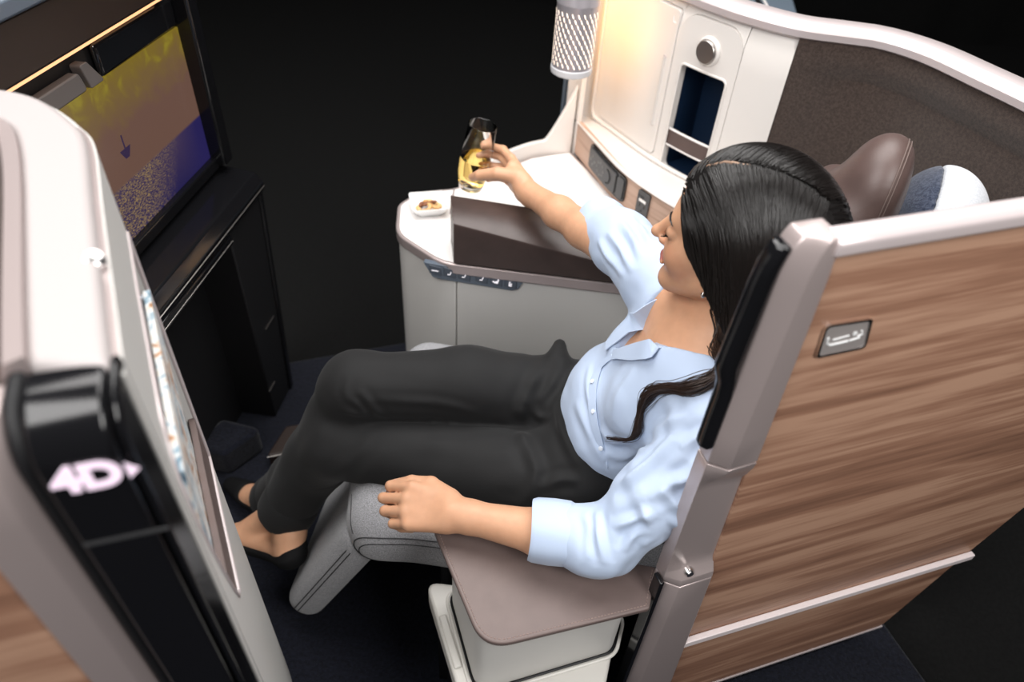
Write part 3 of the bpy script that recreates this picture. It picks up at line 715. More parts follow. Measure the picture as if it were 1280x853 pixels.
# seam in the white top between the end tray and the main table
sA, sB = cz(568, 236), cz(563, 268)
plate('top_seam', Frame((0, 0, CZ), (1, 0, 0), (0, 1, 0), (0, 0, 1)), [(sA[0]-.003, sA[1]), (sB[0]-.003, sB[1]), (sB[0]+.002, sB[1]), (sA[0]+.002, sA[1])], .0002, .0012, M_mauve, con)
# raised lip behind the table, rising to the wall
LP = Wall([cz(572, 236), (-.16, 1.925), (bl[0]-.012, bl[1]+.004)], side=1)
def lip_h(a):
    t = a/LP.L; return .682 if t < .80 else .682+(.845-.682)*max(0, (t-.80)/.20)**1.15
lip = strip('back_lip', LP, .03, LP.L, CZ-.02, lip_h, -.012, .002, M_white, con, n=48, bevel=.003)
# leather armrest
xl = -.268; ar = [(xl, YC-.004), (xl-.055, 1.60), (.10, 1.47), (.42, 1.43), (.42, YC-.004)]
def armrest():
    v = []; f = []; xs_ = np.linspace(0, 1, 14)
    for t in xs_:
        x = xl+t*(.42-xl); zf = .757-.115*t; zb = .768-.06*t; dd = .105+.05*t; dx = -.028*(1-t)
        prof = rounded([(0, CZ+.008), (0, zf), (1, zb), (1, CZ+.001)], [0, .016, .02, 0], 5)
        for a, z in prof: v.append((x+dx*a, YC-.004+a*dd, z))
    m = len(prof)
    for i in range(len(xs_)-1):
        for k in range(m): f.append((i*m+k, i*m+(k+1) % m, (i+1)*m+(k+1) % m, (i+1)*m+k))
    f += [tuple(range(m))[::-1], tuple((len(xs_)-1)*m+k for k in range(m))]
    return mesh('armrest_pad', v, f, M_leather, con, bevel=.004, seg=2, angle=50)
armrest()
# seat control panel let into the front
KF = Frame((0, YC+.006, 0), (1, 0, 0), (0, 0, 1), (0, -1, 0))
kp = [PV(*p, (0, YC+.004), (1, 0)) for p in ((529, 327), (541, 346), (553, 349), (640, 363), (648, 361), (655, 351))]
ks = plate('control_panel', KF, rounded(kp, [.002, .008, .006, .006, .008, .002], 4), -.01, .004, M_slate, con, bevel=.0025)
for i in range(6):
    px = 544+i*18+(4 if i > 2 else 0); py = 334.5+i*3.4
    a, b = PV(px, py+4, (0, YC), (1, 0)); wq, hq = .0155, .0125
    key = plate('key', KF, [(a-wq, b-hq+.003), (a+wq, b-hq-.003), (a+wq, b+hq-.003), (a-wq, b+hq+.003)], .002, .0055, mat('control_key', (.07, .085, .11), .4), ks, bevel=.0015)
    key.parent = con; key.location = -wloc(con)
    def mk(pts, r=.0011): tube('key_mark', [KF(a+x, b+y, .006) for x, y in pts], r, M_keyw, key, n=5)
    if i == 0: mk([(-.009, 0), (.008, -.001)])
    elif i in (1, 2, 3): mk([(-.005, -.004), (.001, -.004), (.004, .004)])
    elif i == 4: mk([(-.008, .0), (-.002, -.004), (.004, -.003), (.006, .006)], .0018); mk([(.0, .001), (.003, -.006)], .0015)
    else: mk([(-.003, -.005), (.003, -.005), (.003, .0), (-.003, .0), (-.003, -.005)], .0015); mk([(-.003, .001), (-.002, .006), (.002, .006), (.003, .001)], .0013)

# ================================================================== curved cabinet wall behind the console
WC = Wall([(-.047, 2.035), (-.03, 2.06), (.0, 2.062), (.05, 2.02), (.12, 1.925), (.19, 1.835), (.262, 1.76), (.33, 1.705), (.43, 1.65), (.53, 1.637), (.60, 1.625), (.67, 1.565), (.73, 1.465), (.79, 1.36), (.86, 1.22), (.92, 1.05)], side=1)
cab = root('cabinet_wall', 'curved white cabinet wall with brown felt lining and mauve rail', 'cabinet', (.25, 1.85, 0))
RZ = 1.145
W = lambda px, py: WC.hit(px, py)
s_edge = .5*(W(1001, 52)[0]+W(957, 172)[0])
# door, cubby, module limits in (s, z)
dBL, dBR, dTR = W(752, 138), W(812, 195), W(857, 20)
sd0, sd1 = dBL[0]-.005, .5*(dBR[0]+dTR[0]); zd0 = .5*(dBL[1]+dBR[1])-.005; zd1 = dTR[1]+.01
cTL, cBL, cTR = W(853, 78), W(826, 198), W(905, 110)
sc0, sc1 = .5*(cTL[0]+cBL[0]), W(903, 125)[0]; zc_hi = cTL[1]; zc_lo = cBL[1]-.02
m0, m1 = sd1+.006, W(930, 60)[0]
mz1 = W(880, 22)[1]
print('cab', sd0, sd1, zd0, zd1, 'cub', sc0, sc1, zc_lo, zc_hi, 'mod', m0, m1, mz1, 'edge', s_edge)
ZB = zd0-.03                                   # where the wall meets the rolled lower ledge
def gap(a0, a1, z0, z1, r):
    """rounded rectangle as lo(s)/hi(s)"""
    def off(a):
        d = min(a-a0, a1-a)
        return r-math.sqrt(max(0, r*r-(r-d)**2)) if d < r else 0
    return (lambda a: z0+off(a)), (lambda a: z1-off(a))
def cs(a0, a1, r=.02, n=8): return np.unique(np.concatenate([a0+r*(1-np.cos(np.linspace(0, pi/2, 6))), np.linspace(a0+r, a1-r, n), a1-r*(1-np.cos(np.linspace(pi/2, 0, 6)))]))
dlo, dhi = gap(sd0, sd1, zd0, zd1, .012); clo, chi = gap(sc0, sc1, zc_lo, zc_hi, .014)
mlo, mhi = gap(m0, m1, ZB, mz1, .05); mlo = lambda a: ZB
sD, sC = cs(sd0, sd1, .012), cs(sc0, sc1, .014)
T0 = -.02
rnd = lambda a, z: -.022*max(0, (z-(RZ-.07))/.07)**2 if z > RZ-.07 else 0
strip('frame', WC, np.linspace(0, sd0, 12), 0, ZB, RZ, T0, lambda a, z: 0, M_white, cab, rows=8)
strip('frame', WC, sD, 0, ZB, dlo, T0, 0, M_white, cab)
strip('frame', WC, sD, 0, dhi, RZ, T0, rnd, M_white, cab, rows=6)
strip('frame', WC, np.linspace(sd1, m0, 3), 0, ZB, RZ, T0, rnd, M_white, cab, rows=12)
sm = np.unique(np.concatenate([cs(m0, m1, .05), [sc0, sc1]]))
strip('frame', WC, sm, 0, lambda a: mhi(a)+.0012, RZ, T0, rnd, M_white, cab, rows=6)
strip('frame', WC, np.linspace(m1+.0012, s_edge, 12), 0, ZB-.2, RZ, T0, rnd, M_white, cab, rows=12)
# module with the cubby
mod = strip('niche_panel', WC, [a for a in sm if a <= sc0], 0, ZB, mhi, T0, .0, M_white, cab)
strip('niche_panel', WC, [a for a in sm if a >= sc1], 0, ZB, mhi, T0, .0, M_white, cab)
mm = [sc0]+[a for a in sC if sc0 < a < sc1]+[sc1]
strip('niche_panel', WC, mm, 0, chi, mhi, T0, .0, M_white, cab)
strip('niche_panel', WC, mm, 0, ZB, clo, T0, .0, M_white, cab)
strip('niche_back', WC, np.linspace(sc0-.015, sc1+.015, 8), 0, zc_lo-.02, zc_hi+.02, -.115, -.105, M_navy, cab)
strip('niche_side', WC, np.linspace(sc0-.012, sc0-.001, 2), 0, zc_lo-.01, zc_hi+.01, -.105, -.0205, M_navy, cab)
strip('niche_side', WC, np.linspace(sc1+.001, sc1+.012, 2), 0, zc_lo-.01, zc_hi+.01, -.105, -.0205, M_navy, cab)
strip('niche_floor', WC, np.linspace(sc0-.012, sc1+.012, 6), 0, zc_lo-.012, zc_lo-.001, -.105, -.0205, M_navy, cab)
strip('niche_roof', WC, np.linspace(sc0-.012, sc1+.012, 6), 0, zc_hi+.001, zc_hi+.012, -.105, -.0205, M_navy, cab)
rim = [WC(a, clo(a), .001) for a in sC]+[WC(a, chi(a), .001) for a in sC[::-1]]
tube('niche_rim', rim, .003, M_white, cab, n=8, closed=True)
# retaining band across the niche
zb0, zb1 = W(828, 178)[1], W(834, 160)[1]
band = strip('retaining_band', WC, np.linspace(sc0-.002, sc1+.004, 8), 0, zb0, zb1, -.014, -.004, M_leather3, cab)
for z in (zb0, zb1): tube('band_edge', [WC(a, z, -.006) for a in np.linspace(sc0-.002, sc1+.004, 8)], .0032, mat('pale_trim', (.8, .76, .74), .3), band, n=8)
# cabinet door
sDi = cs(sd0+.0015, sd1-.0015, .012)
a_, b_ = gap(sd0+.0015, sd1-.0015, zd0+.0015, zd1-.0015, .012)
door = strip('door', WC, sDi, 0, a_, b_, T0, .003, M_white, cab, bevel=.0025, seg=3, angle=50)
hp, hp2 = W(834, 72), W(817, 150)
hg = cs(hp2[0]-.004, hp2[0]+.005, .004, 3)
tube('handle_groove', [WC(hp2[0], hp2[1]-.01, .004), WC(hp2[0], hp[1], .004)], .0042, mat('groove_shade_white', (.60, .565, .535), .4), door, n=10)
tube('handle_edge', [WC(hp2[0]+.006, hp2[1]-.01, .0035), WC(hp2[0]+.006, hp[1], .0035)], .0022, M_white, door, n=8)
tube('handle_notch', [WC(hp2[0]-.004, hp[1]+.004, .0045), WC(hp2[0]+.006, hp[1]+.002, .0045)], .0013, M_mauve, door, n=6)
# tiny seat mark in the corner of the door
km = W(845, 25)
tube('door_mark', [WC(km[0]-.006, km[1]+.008, .0035), WC(km[0]-.004, km[1]-.004, .0035), WC(km[0]+.006, km[1]-.006, .0035)], .0009, M_icon, door, n=5)
# raised bead left of the door and below (the recess edge)
sb = sd0-.03
bead = [WC(sb, z, .003) for z in np.linspace(RZ-.02, zd0+.02, 8)]+[WC(sb+.02*(1-math.cos(q)), zd0+.02-.03*math.sin(q), .003) for q in np.linspace(.2, pi/2, 6)]+[WC(a, zd0-.012, .003) for a in np.linspace(sb+.05, sc1+.05, 14)]
tube('recess_bead', bead, .006, M_white, cab, n=10)
# round button
bs, bz = W(886, 64)
bn = WC.nrm(bs)
lathe('button_ring', [(.034, -.002), (.034, .004), (.030, .008), (.027, .008)], WC(bs, bz, 0), (*bn, 0), M_white, cab, n=36)
btn = lathe('button', [(.0275, -.002), (.0275, .013), (.025, .016), (.0001, .0165)], WC(bs, bz, 0), (*bn, 0), M_steel, cab, n=36)
lathe('button_band', [(.0282, .006), (.0284, .011), (.0276, .011)], WC(bs, bz, 0), (*bn, 0), M_chrome, btn, n=36)
# wood base panel set forward, and the rolled white ledge above it
WB = Wall([(bl[0], bl[1]), (.04, 1.86), (.109, 1.728), (.18, 1.635), (.26, 1.555), (.36, 1.475)], side=1)
zw = np.mean([WB.hit(722, 150)[1], WB.hit(800, 222)[1], WB.hit(840, 260)[1]])
wb = strip('wood_base', WB, .0, WB.L, CZ+.001, zw-.006, -.015, 0, M_wood2, cab, n=30)
print('zw', zw, 'ZB', ZB, 'WB.L', WB.L)
# ledge: loft from wood top (front) to wall (back)
v = []; f = []; n = 40; m = 9
for i in range(n+1):
    t = i/n; a = t*WB.L; pw = WB(a, zw, .004); bsx = t*(sc1+.10); pb = WC(bsx, ZB+.012, .0)
    v.append(WB(a, zw-.007, .003)); v.append(WB(a, zw-.003, .006))
    for k in range(m-2):
        q = k/(m-3); p = pw*(1-q)+pb*q; p[2] = zw+(ZB+.012-zw)*(math.sin(q*pi/2)**.75)
        v.append(p)
    v.append(WB(a, zw-.007, -.02)); 
m += 1
for i in range(n):
    for k in range(m-2): f.append((i*m+k, i*m+k+1, (i+1)*m+k+1, (i+1)*m+k))
    f.append((i*m, (i+1)*m, (i+1)*m+m-1, i*m+m-1))
f += [tuple(range(m)), tuple(n*m+k for k in range(m))[::-1]]
mesh('rolled_ledge', v, f, M_white, cab)
# end face that closes the wall on the aisle-free side
prism('end_face', [tuple(WC(0, 0, 0)[:2]), tuple(WC(.0, 0, -.02)[:2]), tuple(WB(0, 0, -.012)[:2]), tuple(WB(0, 0, .003)[:2])], CZ-.02, RZ-.002, M_white, cab, bevel=.003)
# felt lining beyond the white part, and the rail on top
strip('felt_lining', WC, np.linspace(s_edge+.001, WC.L, 30), 0, .35, RZ, T0, lambda a, z: -.004-.018*max(0, min(1, (1.09-z)/.03))*min(1, (a-s_edge)/.12), M_felt, cab, rows=40)
zrise = lambda a: .0+.03*max(0, (a-s_edge)/(WC.L-s_edge))
sweep('top_rail', WC, np.linspace(.0, WC.L, 60), [(.004, RZ-.004), (.006, RZ+.010), (-.002, RZ+.022), (-.014, RZ+.026), (-.052, RZ+.026), (-.06, RZ+.02), (-.06, RZ-.02), (-.024, RZ-.02)], M_mauve2, cab, caps=True)
for q0, q1 in ((.02, sc0-.03), (sc1+.03, WC.L)): strip('outer_skin', WC, np.linspace(q0, q1, 24), 0, .02, RZ-.02, -.058, -.05, mat('blue_grey_shell', (.10, .13, .17), .4), cab)

# handset docked in the wood base
hA, hB = WB.hit(741, 176), WB.hit(785, 243)
def dock(px, py): return WB.hit(px, py)
q4 = [dock(*p) for p in ((739, 196), (741, 175), (786, 222), (783, 245))]
s0, s1 = q4[0][0]-.0, q4[2][0]; zlo = CZ+.018; zhi = zw-.012
hs = root('handset', 'black handset remote docked in the wood panel beside the table', 'remote control', WB(.5*(s0+s1), zlo, .0))
g0, g1 = gap(s0, s1, zlo, zhi, .014)
strip('dock', WB, cs(s0, s1, .014), 0, g0, g1, .0005, .006, M_black, hs, bevel=.002)
g0, g1 = gap(s0+.008, s1-.042, zlo+.007, zhi-.007, .01)
strip('handset_body', WB, cs(s0+.008, s1-.042, .01), 0, g0, g1, .005, .011, M_char, hs, bevel=.002)
g0, g1 = gap(s1-.036, s1-.006, zlo+.007, zhi-.007, .008)
strip('release_key', WB, cs(s1-.036, s1-.006, .008), 0, g0, g1, .005, .009, M_char, hs, bevel=.002)
zm = .5*(zlo+zhi)
def hbtn(a, z, r=.0042):
    n_ = WB.nrm(a); lathe('handset_button', [(r, 0), (r, .0015), (.0001, .002)], WB(a, z, .0105), (*n_, 0), mat('button_grey', (.16, .155, .15), .4), hs, n=12)
for dx, dz in ((0, .012), (0, -.012), (.012, 0), (-.012, 0)): hbtn(s0+.036+dx, zm+dz)
for k in range(8):
    q = 2*pi*k/8; hbtn(s0+.085+.02*math.cos(q), zm+.018*math.sin(q), .0036)
ctr = s0+.125
ringp = [WB(ctr+.02*math.cos(q), zm+.02*math.sin(q), .0115) for q in np.linspace(-.5*pi, .5*pi, 12)]
tube('handset_dial', ringp, .002, M_blackm, hs, n=6)
# power outlet
o4 = [dock(*p) for p in ((795, 265), (803, 236), (813, 247), (806, 272))]
s0, s1 = o4[0][0], o4[2][0]+.004
po = root('power_outlet', 'small black power outlet in the wood panel by the sleeve', 'outlet', WB(s0, zlo, 0))
g0, g1 = gap(s0, s1, zlo, zhi, .006)
strip('face_plate', WB, cs(s0, s1, .006, 4), 0, g0, g1, .0005, .006, M_char, po, bevel=.0015)
for (a, z, da, dz) in ((.3, .78, .25, .04), (.3, .45, .05, .06), (.7, .45, .05, .06), (.5, .25, .06, .05), (.35, .14, .05, .04)):
    sa_ = s0+(s1-s0)*a; zz = zlo+(zhi-zlo)*z; strip('outlet_slot', WB, np.linspace(sa_-(s1-s0)*da, sa_+(s1-s0)*da, 3), 0, zz-(zhi-zlo)*dz, zz+(zhi-zlo)*dz, .0055, .0065, M_black, po)
strip('outlet_label', WB, np.linspace(s0+.008, s1-.010, 3), 0, zhi-.030, zhi-.022, .006, .0068, M_chrome, po)

# ================================================================== cylindrical reading lamp
lx, ly = PZ(716, 60, 1.04)[:2]; lamp_c = np.array(PZ(714, 86, .965)[:2])
lam = root('reading_lamp', 'cylindrical silver lamp with glowing slanted slots on the cabinet wall', 'lamp', (lamp_c[0], lamp_c[1], .95))
lz0 = .955; lr = .0505; lz1 = 1.22
lb = lathe('glass_base', [(.0001, 0), (lr*.9, .0), (lr+.001, .004), (lr+.002, .01), (lr+.002, .018), (lr, .02)], (*lamp_c, lz0), (0, 0, 1), mat('frosted_base', (.62, .62, .64), .25), lam, n=48)
lathe('lamp_body', [(lr, .02), (lr, .165), (lr+.001, .168), (lr+.001, .172), (lr, .175), (lr, lz1-lz0), (lr*.9, lz1-lz0+.006), (.0001, lz1-lz0+.006)], (*lamp_c, lz0), (0, 0, 1), mat('silver_lacquer', (.50, .47, .50), .3, .5), lam, n=48)
M_slot = emit('lamp_slot_glow', (1, .82, .66), 3.0)
sl = []; f = []
for row in range(11):
    for k in range(22):
        q0 = 2*pi*(k+.5*(row % 2))/22+.0; z = .032+row*.0118
        base = len(sl)
        for (dq, dz) in ((-.05, -.0042), (-.022, -.0050), (.05, .0042), (.022, .0050)):
            q = q0-dq*1.15; sl.append((lamp_c[0]+(lr+.0006)*math.cos(q), lamp_c[1]+(lr+.0006)*math.sin(q), lz0+z+dz))
        f.append((base, base+1, base+2, base+3))
so = mesh('light_slots', sl, f, M_slot, lam, smooth=False); so['kind'] = 'stuff'
wall_at = WC(W(745, 40)[0], 0)[:2]
box('lamp_bracket', (*(lamp_c*.5+wall_at*.5+np.array([.0, .0])), 1.17), (.05, .03, .05), M_mauve2, lam, rz=math.atan2(*(wall_at-lamp_c)[::-1]))
wl_ = bpy.data.lights.new('lamp_glow', 'AREA'); wl_.shape = 'RECTANGLE'; wl_.size = .06; wl_.size_y = .18; wl_.energy = .75; wl_.color = (1, .5, .13)
wo = bpy.data.objects.new('lamp_glow', wl_); COL.objects.link(wo); wo.parent = lam
dvec = np.array([*(wall_at-lamp_c), 0]); dvec /= np.linalg.norm(dvec); pw_ = np.array([*lamp_c, 1.06])+dvec*(lr+.004)
wo.location = Vector(pw_)-lam.location; wo.rotation_euler = Vector(dvec).to_track_quat('-Z', 'Z').to_euler()

# ================================================================== seat
seat = root('airline_seat', 'grey fabric aircraft seat with brown leather headrest', 'seat', (0, .95, 0))
Y0, Y1 = .715, 1.268
cush = [Box((.0, (Y0+Y1)/2, .415), (.36, (Y1-Y0)/2, .075), None, .06, .02), Ell((-.30, (Y0+Y1)/2, .41), (.10, (Y1-Y0)/2-.005, .075), None, .05), Half((*(S0-NW*.06), 0), (*NW, 0), .03)]
solid('cushion', cush, .008, M_fab, seat)
# leg rest hanging from the front of the cushion
lv = np.array([-.17, 0, -.32]); lv /= np.linalg.norm(lv)
lc = np.array([-.415, (Y0+Y1)/2+.0, .235])
solid('leg_rest', [Box(lc, (.205, (Y1-Y0)/2-.005, .045), _rotm(lv, (0, 1, 0))[[0, 2, 1]], .04, .01)], .008, M_fab, seat)
print('legrest proj corner', lc)
# backrest and headrest
bu = np.array([.15, 0, .62]); bu /= np.linalg.norm(bu)
solid('backrest', [Box(np.array([.30, 1.0, .70]), (.34, .23, .07), _rotm(bu, (0, 1, 0))[[0, 2, 1]], .06, .02), Half((*(S0-NW*.06), 0), (*NW, 0), .03)], .01, M_fabd, seat)
# stitched seams
def seam(nm, pts, r=.0011, mt=None): tube(nm, smooth_path(pts, 6), r, mt or M_thread, seat, n=5)

# corner of a neighbouring seat beyond the cabinet wall
nb = root('neighbour_seat', 'blue grey corner of another seat behind the cabinet rail', 'seat', (*PZ(960, 0, .95)[:2], 0))
nq = [tuple(PZ(*p, .95)[:2]) for p in ((860, -70), (972, -70), (1010, 60), (905, 60))]
prism('seat_panel', rounded(nq, .02), .03, .95, mat('blue_grey_panel', (.11, .14, .175), .4), nb, bevel=.008)
tube('white_edge', [PZ(948, -12, .953), PZ(968, 24, .953)], .004, mat('pale_trim', (.8, .76, .74), .3), nb, n=8)
tube('dark_groove', [PZ(940, -12, .951), PZ(960, 24, .951)], .008, M_blackm, nb, n=8)

# ---- seat details
hr_c = np.array(PZ(1092, 240, 1.075))
hR = np.array([[.93, -.36, 0], [.36, .93, 0], [0, 0, 1.]])
hr_e = Ell(hr_c, (.060, .085, .098), hR, .03)
hrest = solid('headrest', [hr_e, Ell(hr_c+[-.03, .01, -.06], (.055, .09, .08), hR, .04), Box(hr_c+[-.04, .03, -.10], (.05, .12, .08), hR, .03, .05), Half(hr_c+hR.T@np.array([.052, 0, 0]), hR.T@np.array([1, 0, .1]), .03)], .006, M_leather3, seat)
def on_surface(prims, p, it=6):
    p = np.array(p, float).reshape(-1, 3)
    for _ in range(it): p = p-field(prims, p)[:, None]*grad(prims, p)
    return p
# double stitched seams on cushion and leg rest (near side)
cu = on_surface(cush, smooth_path([(-.33, Y0-.02, .355), (-.365, Y0-.02, .40), (-.335, Y0-.02, .452), (-.27, Y0-.02, .468), (-.15, Y0-.02, .475), (.1, Y0-.02, .478)], 6))
tube('seam', list(cu+[0, 0, .0]), .0013, M_thread, seat, n=5)
tube('seam', list(on_surface(cush, cu+[.009, -.012, -.010])), .0011, M_thread, seat, n=5)
cu = on_surface(cush, smooth_path([(-.40, .80, .47), (-.37, .76, .47), (-.345, .722, .44)], 6)); tube('seam', list(cu), .0008, M_thread, seat, n=5)
lp = [Box(lc, (.205, (Y1-Y0)/2-.005, .045), _rotm(lv, (0, 1, 0))[[0, 2, 1]], .04, .01)]
wv = np.cross(lv, [0, 1, 0]); wv = wv/np.linalg.norm(wv); wv = wv if wv[0] > 0 else -wv
for dn in (.0, .009):
    ll = [lc+lv*t+np.array([0, -(Y1-Y0)/2+.004, 0])-wv*(.018-dn)*1.2 for t in np.linspace(-.15, .2, 12)]
    tube('seam', list(on_surface(lp, ll)), .0012, M_thread, seat, n=5)
for dx_ in (.020, .027): tube('seam', list(on_surface([hr_e], [hr_c+hR.T@np.array([dx_, .085*math.cos(q), .098*math.sin(q)]) for q in np.linspace(-.6, pi+.3, 28)])), .0012, M_thread2, hrest, n=5)
box('seat_base', (.06, 1.0, .17), (.5, .44, .30), M_blackm, seat, bevel=.02)
# pillow behind the headrest
pc = np.array(PZ(1176, 264, 1.0))
pil = root('pillow', 'white pillow with a navy band behind the headrest', 'pillow', tuple(pc-[0, 0, .2]))
pr = [Ell(pc+[.0, 0, -.03], (.085, .15, .10), hR, .02), Box(pc+[0, 0, -.15], (.06, .12, .1), hR, .05, .05)]
solid('pillow_body', pr+[Half(pc+hR.T@np.array([-.022, 0, 0]), hR.T@np.array([-1, 0, 0]), .004)], .006, fabric('white_pillow_cotton', (.42, .44, .47), (.54, .55, .58), 700, .95, .3), pil)
solid('navy_band', [Ell(q.c, q.r-.001, q.R, q.k) if isinstance(q, Ell) else q for q in pr]+[Half(pc+hR.T@np.array([-.021, 0, 0]), hR.T@np.array([1, 0, 0]), .002)], .006, fabric('navy_knit', (.01, .016, .035), (.05, .06, .09), 500, .95, .5), pil)

# ================================================================== leather armrest flap over a storage bin
FZ = .58
flap = root('armrest_flap', 'flat mauve brown leather armrest flap under the forearm', 'armrest', (*PZ(700, 730, FZ)[:2], FZ-.02))
fo = [tuple(PZ(*p, FZ)[:2]) for p in ((541, 661), (604, 812), (812, 761), (821, 709))]
fpoly = rounded(fo, [.006, .055, .006, .006], 10)
prism('flap_leather', fpoly, FZ-.011, FZ, M_leather2, flap, bevel=.003, seg=3, angle=50)
prism('flap_base', inset(fpoly, .006), FZ-.02, FZ-.0115, M_blackm, flap)
st = inset(fpoly, .0065); sv = []; sf = []
L = [np.array((*p, FZ+.0003)) for p in st]; i1 = len(L)-14
for a, b in zip(L[:i1+8], L[1:i1+9]):
    n_ = max(1, int(np.linalg.norm(b-a)/.0055))
    for k in range(n_):
        p0 = a+(b-a)*(k+.15)/n_; p1 = a+(b-a)*(k+.75)/n_
        if np.linalg.norm(p1-p0) < .0015: continue
        v_, f_ = tube_geo([p0, p1], .0009, 4); sf += [tuple(q+len(sv) for q in ff) for ff in f_]; sv += v_
so = mesh('stitching', sv, sf, mat('tan_thread', (.26, .19, .17), .8), flap); so['kind'] = 'stuff'
TZ = .37
bin_ = root('storage_bin', 'light grey storage bin on an ivory tray under the armrest flap', 'storage bin', (*PZ(680, 820, TZ)[:2], 0))
def tzp(px, py, z=TZ): return tuple(PZ(px, py, z)[:2])
t_out = rounded([tzp(531, 726), tzp(585, 905), tzp(748, 905), tzp(772, 780), tzp(760, 760), tzp(640, 740)], [.02, .03, .03, .01, .01, .02], 6)
b_out = rounded([tzp(562, 742), tzp(596, 866), tzp(764, 815), tzp(774, 772), tzp(700, 740)], [.02, .03, .03, .02, .02], 6)
prism('tray', t_out, TZ-.05, TZ, M_ivory, bin_, bevel=.006, seg=3, angle=50)
prism('bin_body', b_out, TZ+.0015, FZ-.0205, M_grey, bin_, bevel=.006, seg=3, angle=50)
rimq = [(*p, TZ+.001) for p in b_out]
rq = [(*p, TZ+.001) for p in inset(b_out, -.009)]
tube('tray_rim', rq, .0035, M_ivory, bin_, n=8, closed=True)
tube('rim_gasket', [(*p, TZ+.001) for p in inset(b_out, -.002)], .0025, M_blackm, bin_, n=6, closed=True)
ta, tb = np.array(tzp(548, 772)), np.array(tzp(568, 838)); tn = np.array(tzp(560, 768))-ta
prism('tray_step', rounded([tuple(ta), tuple(tb), tuple(tb+tn*.8), tuple(ta+tn*.8)], .004), TZ, TZ+.006, M_ivory, bin_, bevel=.003)
prism('bin_pedestal', inset(t_out, .03), .0, TZ-.0505, M_blackm, bin_)

# ================================================================== dish of nuts on the console end
dc = np.array([*PZ(536, 263, CZ)[:2], CZ+.0005])
dish = root('snack_dish', 'small square white porcelain dish on the console end', 'dish', tuple(dc))
M_porc = mat('white_porcelain', (.82, .82, .82), .12, 0, .5)
def dish_mesh():
    a = math.radians(20); cs_, sn_ = math.cos(a), math.sin(a); v = []; f = []
    loops = [(.030, 0), (.046, .018), (.0475, .024), (.0455, .0245), (.040, .012), (.030, .0045)]; n = None
    for h, z in loops:
        q = rounded([(-h, -h), (h, -h), (h, h), (-h, h)], h*.28, 5); n = len(q)
        for x, y in q: v.append((dc[0]+x*cs_-y*sn_, dc[1]+x*sn_+y*cs_, dc[2]+z+(.006*(abs(x*y)/(h*h)) if z > .01 else 0)))
    for i in range(len(loops)-1):
        for k in range(n): f.append((i*n+k, i*n+(k+1) % n, (i+1)*n+(k+1) % n, (i+1)*n+k))
    f += [tuple(range(n))[::-1], tuple((len(loops)-1)*n+k for k in range(n))]
    return mesh('dish_body', v, f, M_porc, dish, flat_angle=50)
dish_mesh()
M_alm = mat('almond_skin', (.20, .065, .022), .5, noise=(300, .25)); M_cash = mat('cashew_cream', (.62, .38, .16), .45, noise=(120, .15)); M_pea = mat('roasted_peanut', (.52, .26, .08), .45, noise=(150, .15))
def almond(mt):
    v = []; f = []; n = 10; m = 8
    for i in range(m+1):
        t = i/m; x = -.011+.022*t; r = .0062*math.sin(pi*min(1, t*.94+.04))**.7
        for k in range(n): q = 2*pi*k/n; v.append((x, r*math.cos(q), .72*r*math.sin(q)))
    for i in range(m):
        for k in range(n): f.append((i*n+k, i*n+(k+1) % n, (i+1)*n+(k+1) % n, (i+1)*n+k))
    return v, f+[tuple(range(n))[::-1], tuple(m*n+k for k in range(n))]
def cashew():
    pts = [(.009*math.cos(q), .009*math.sin(q), 0) for q in np.linspace(-.2, 3.0, 9)]
    return tube_geo(pts, [.0025, .0046, .0054, .0052, .005, .0054, .0056, .0045, .0022], 9)
protos = [('almond', almond(0), M_alm, 'brown almond among the nuts in the white dish', 'almonds in the dish'), ('cashew', cashew(), M_cash, 'pale curved cashew among the nuts in the white dish', 'cashews in the dish'), ('peanut', almond(1), M_pea, 'golden peanut among the nuts in the white dish', 'peanuts in the dish')]
pm = []
for nm, (v, f), mt, lb_, gr in protos:
    me = bpy.data.meshes.new(nm); me.from_pydata([tuple(map(float, q)) for q in v], [], f); me.update(); me.polygons.foreach_set('use_smooth', [True]*len(me.polygons)); me.materials.append(mt); pm.append(me)
spots = [(0, -.018, .014, .010, .3), (1, .0, .018, .011, 1.0), (0, .010, .010, .020, 2.6), (1, .022, .004, .011, .2), (2, .008, -.006, .018, 1.9), (0, -.006, -.002, .020, .9), (1, -.018, -.010, .010, 2.2), (1, .010, -.018, .011, 3.6), (0, -.022, .0, .011, 1.4), (2, .024, -.012, .010, .6), (1, -.002, -.012, .018, 5.0), (0, .016, .018, .012, 2.0), (2, -.010, .010, .019, 2.8), (1, .018, -.004, .019, 4.2), (2, -.004, -.022, .010, 0.2)]
for k, dx, dy, dz, a in spots:
    o_ = bpy.data.objects.new(protos[k][0], pm[k]); COL.objects.link(o_); o_.location = (dc[0]+dx, dc[1]+dy, dc[2]+dz); o_.rotation_euler = (.3*math.sin(a*7), .4*math.cos(a*5), a)
    if k == 2: o_.scale = (.75, 1.1, 1.2)
    tag(o_, protos[k][3], 'nut', protos[k][4])

# ================================================================== the seated woman
HC = np.array([.235, .917, 1.062])
hf = np.array([-.923, .386, .008]); hl_ = np.array([-.386, -.922, -.028]); hu = np.array([-.004, -.029, 1.0])
hf /= np.linalg.norm(hf); hl_ -= hf*(hl_@hf); hl_ /= np.linalg.norm(hl_); hu = np.cross(hf, hl_)
HR = np.array([hf, hl_, hu])
def HP(f, l, u): return HC+hf*f+hl_*l+hu*u
def unit(v): v = np.array(v, float); return v/np.linalg.norm(v)
person = root('person', 'seated woman in pale blue shirt and black trousers raising a glass', 'person', (.1, .95, 0))

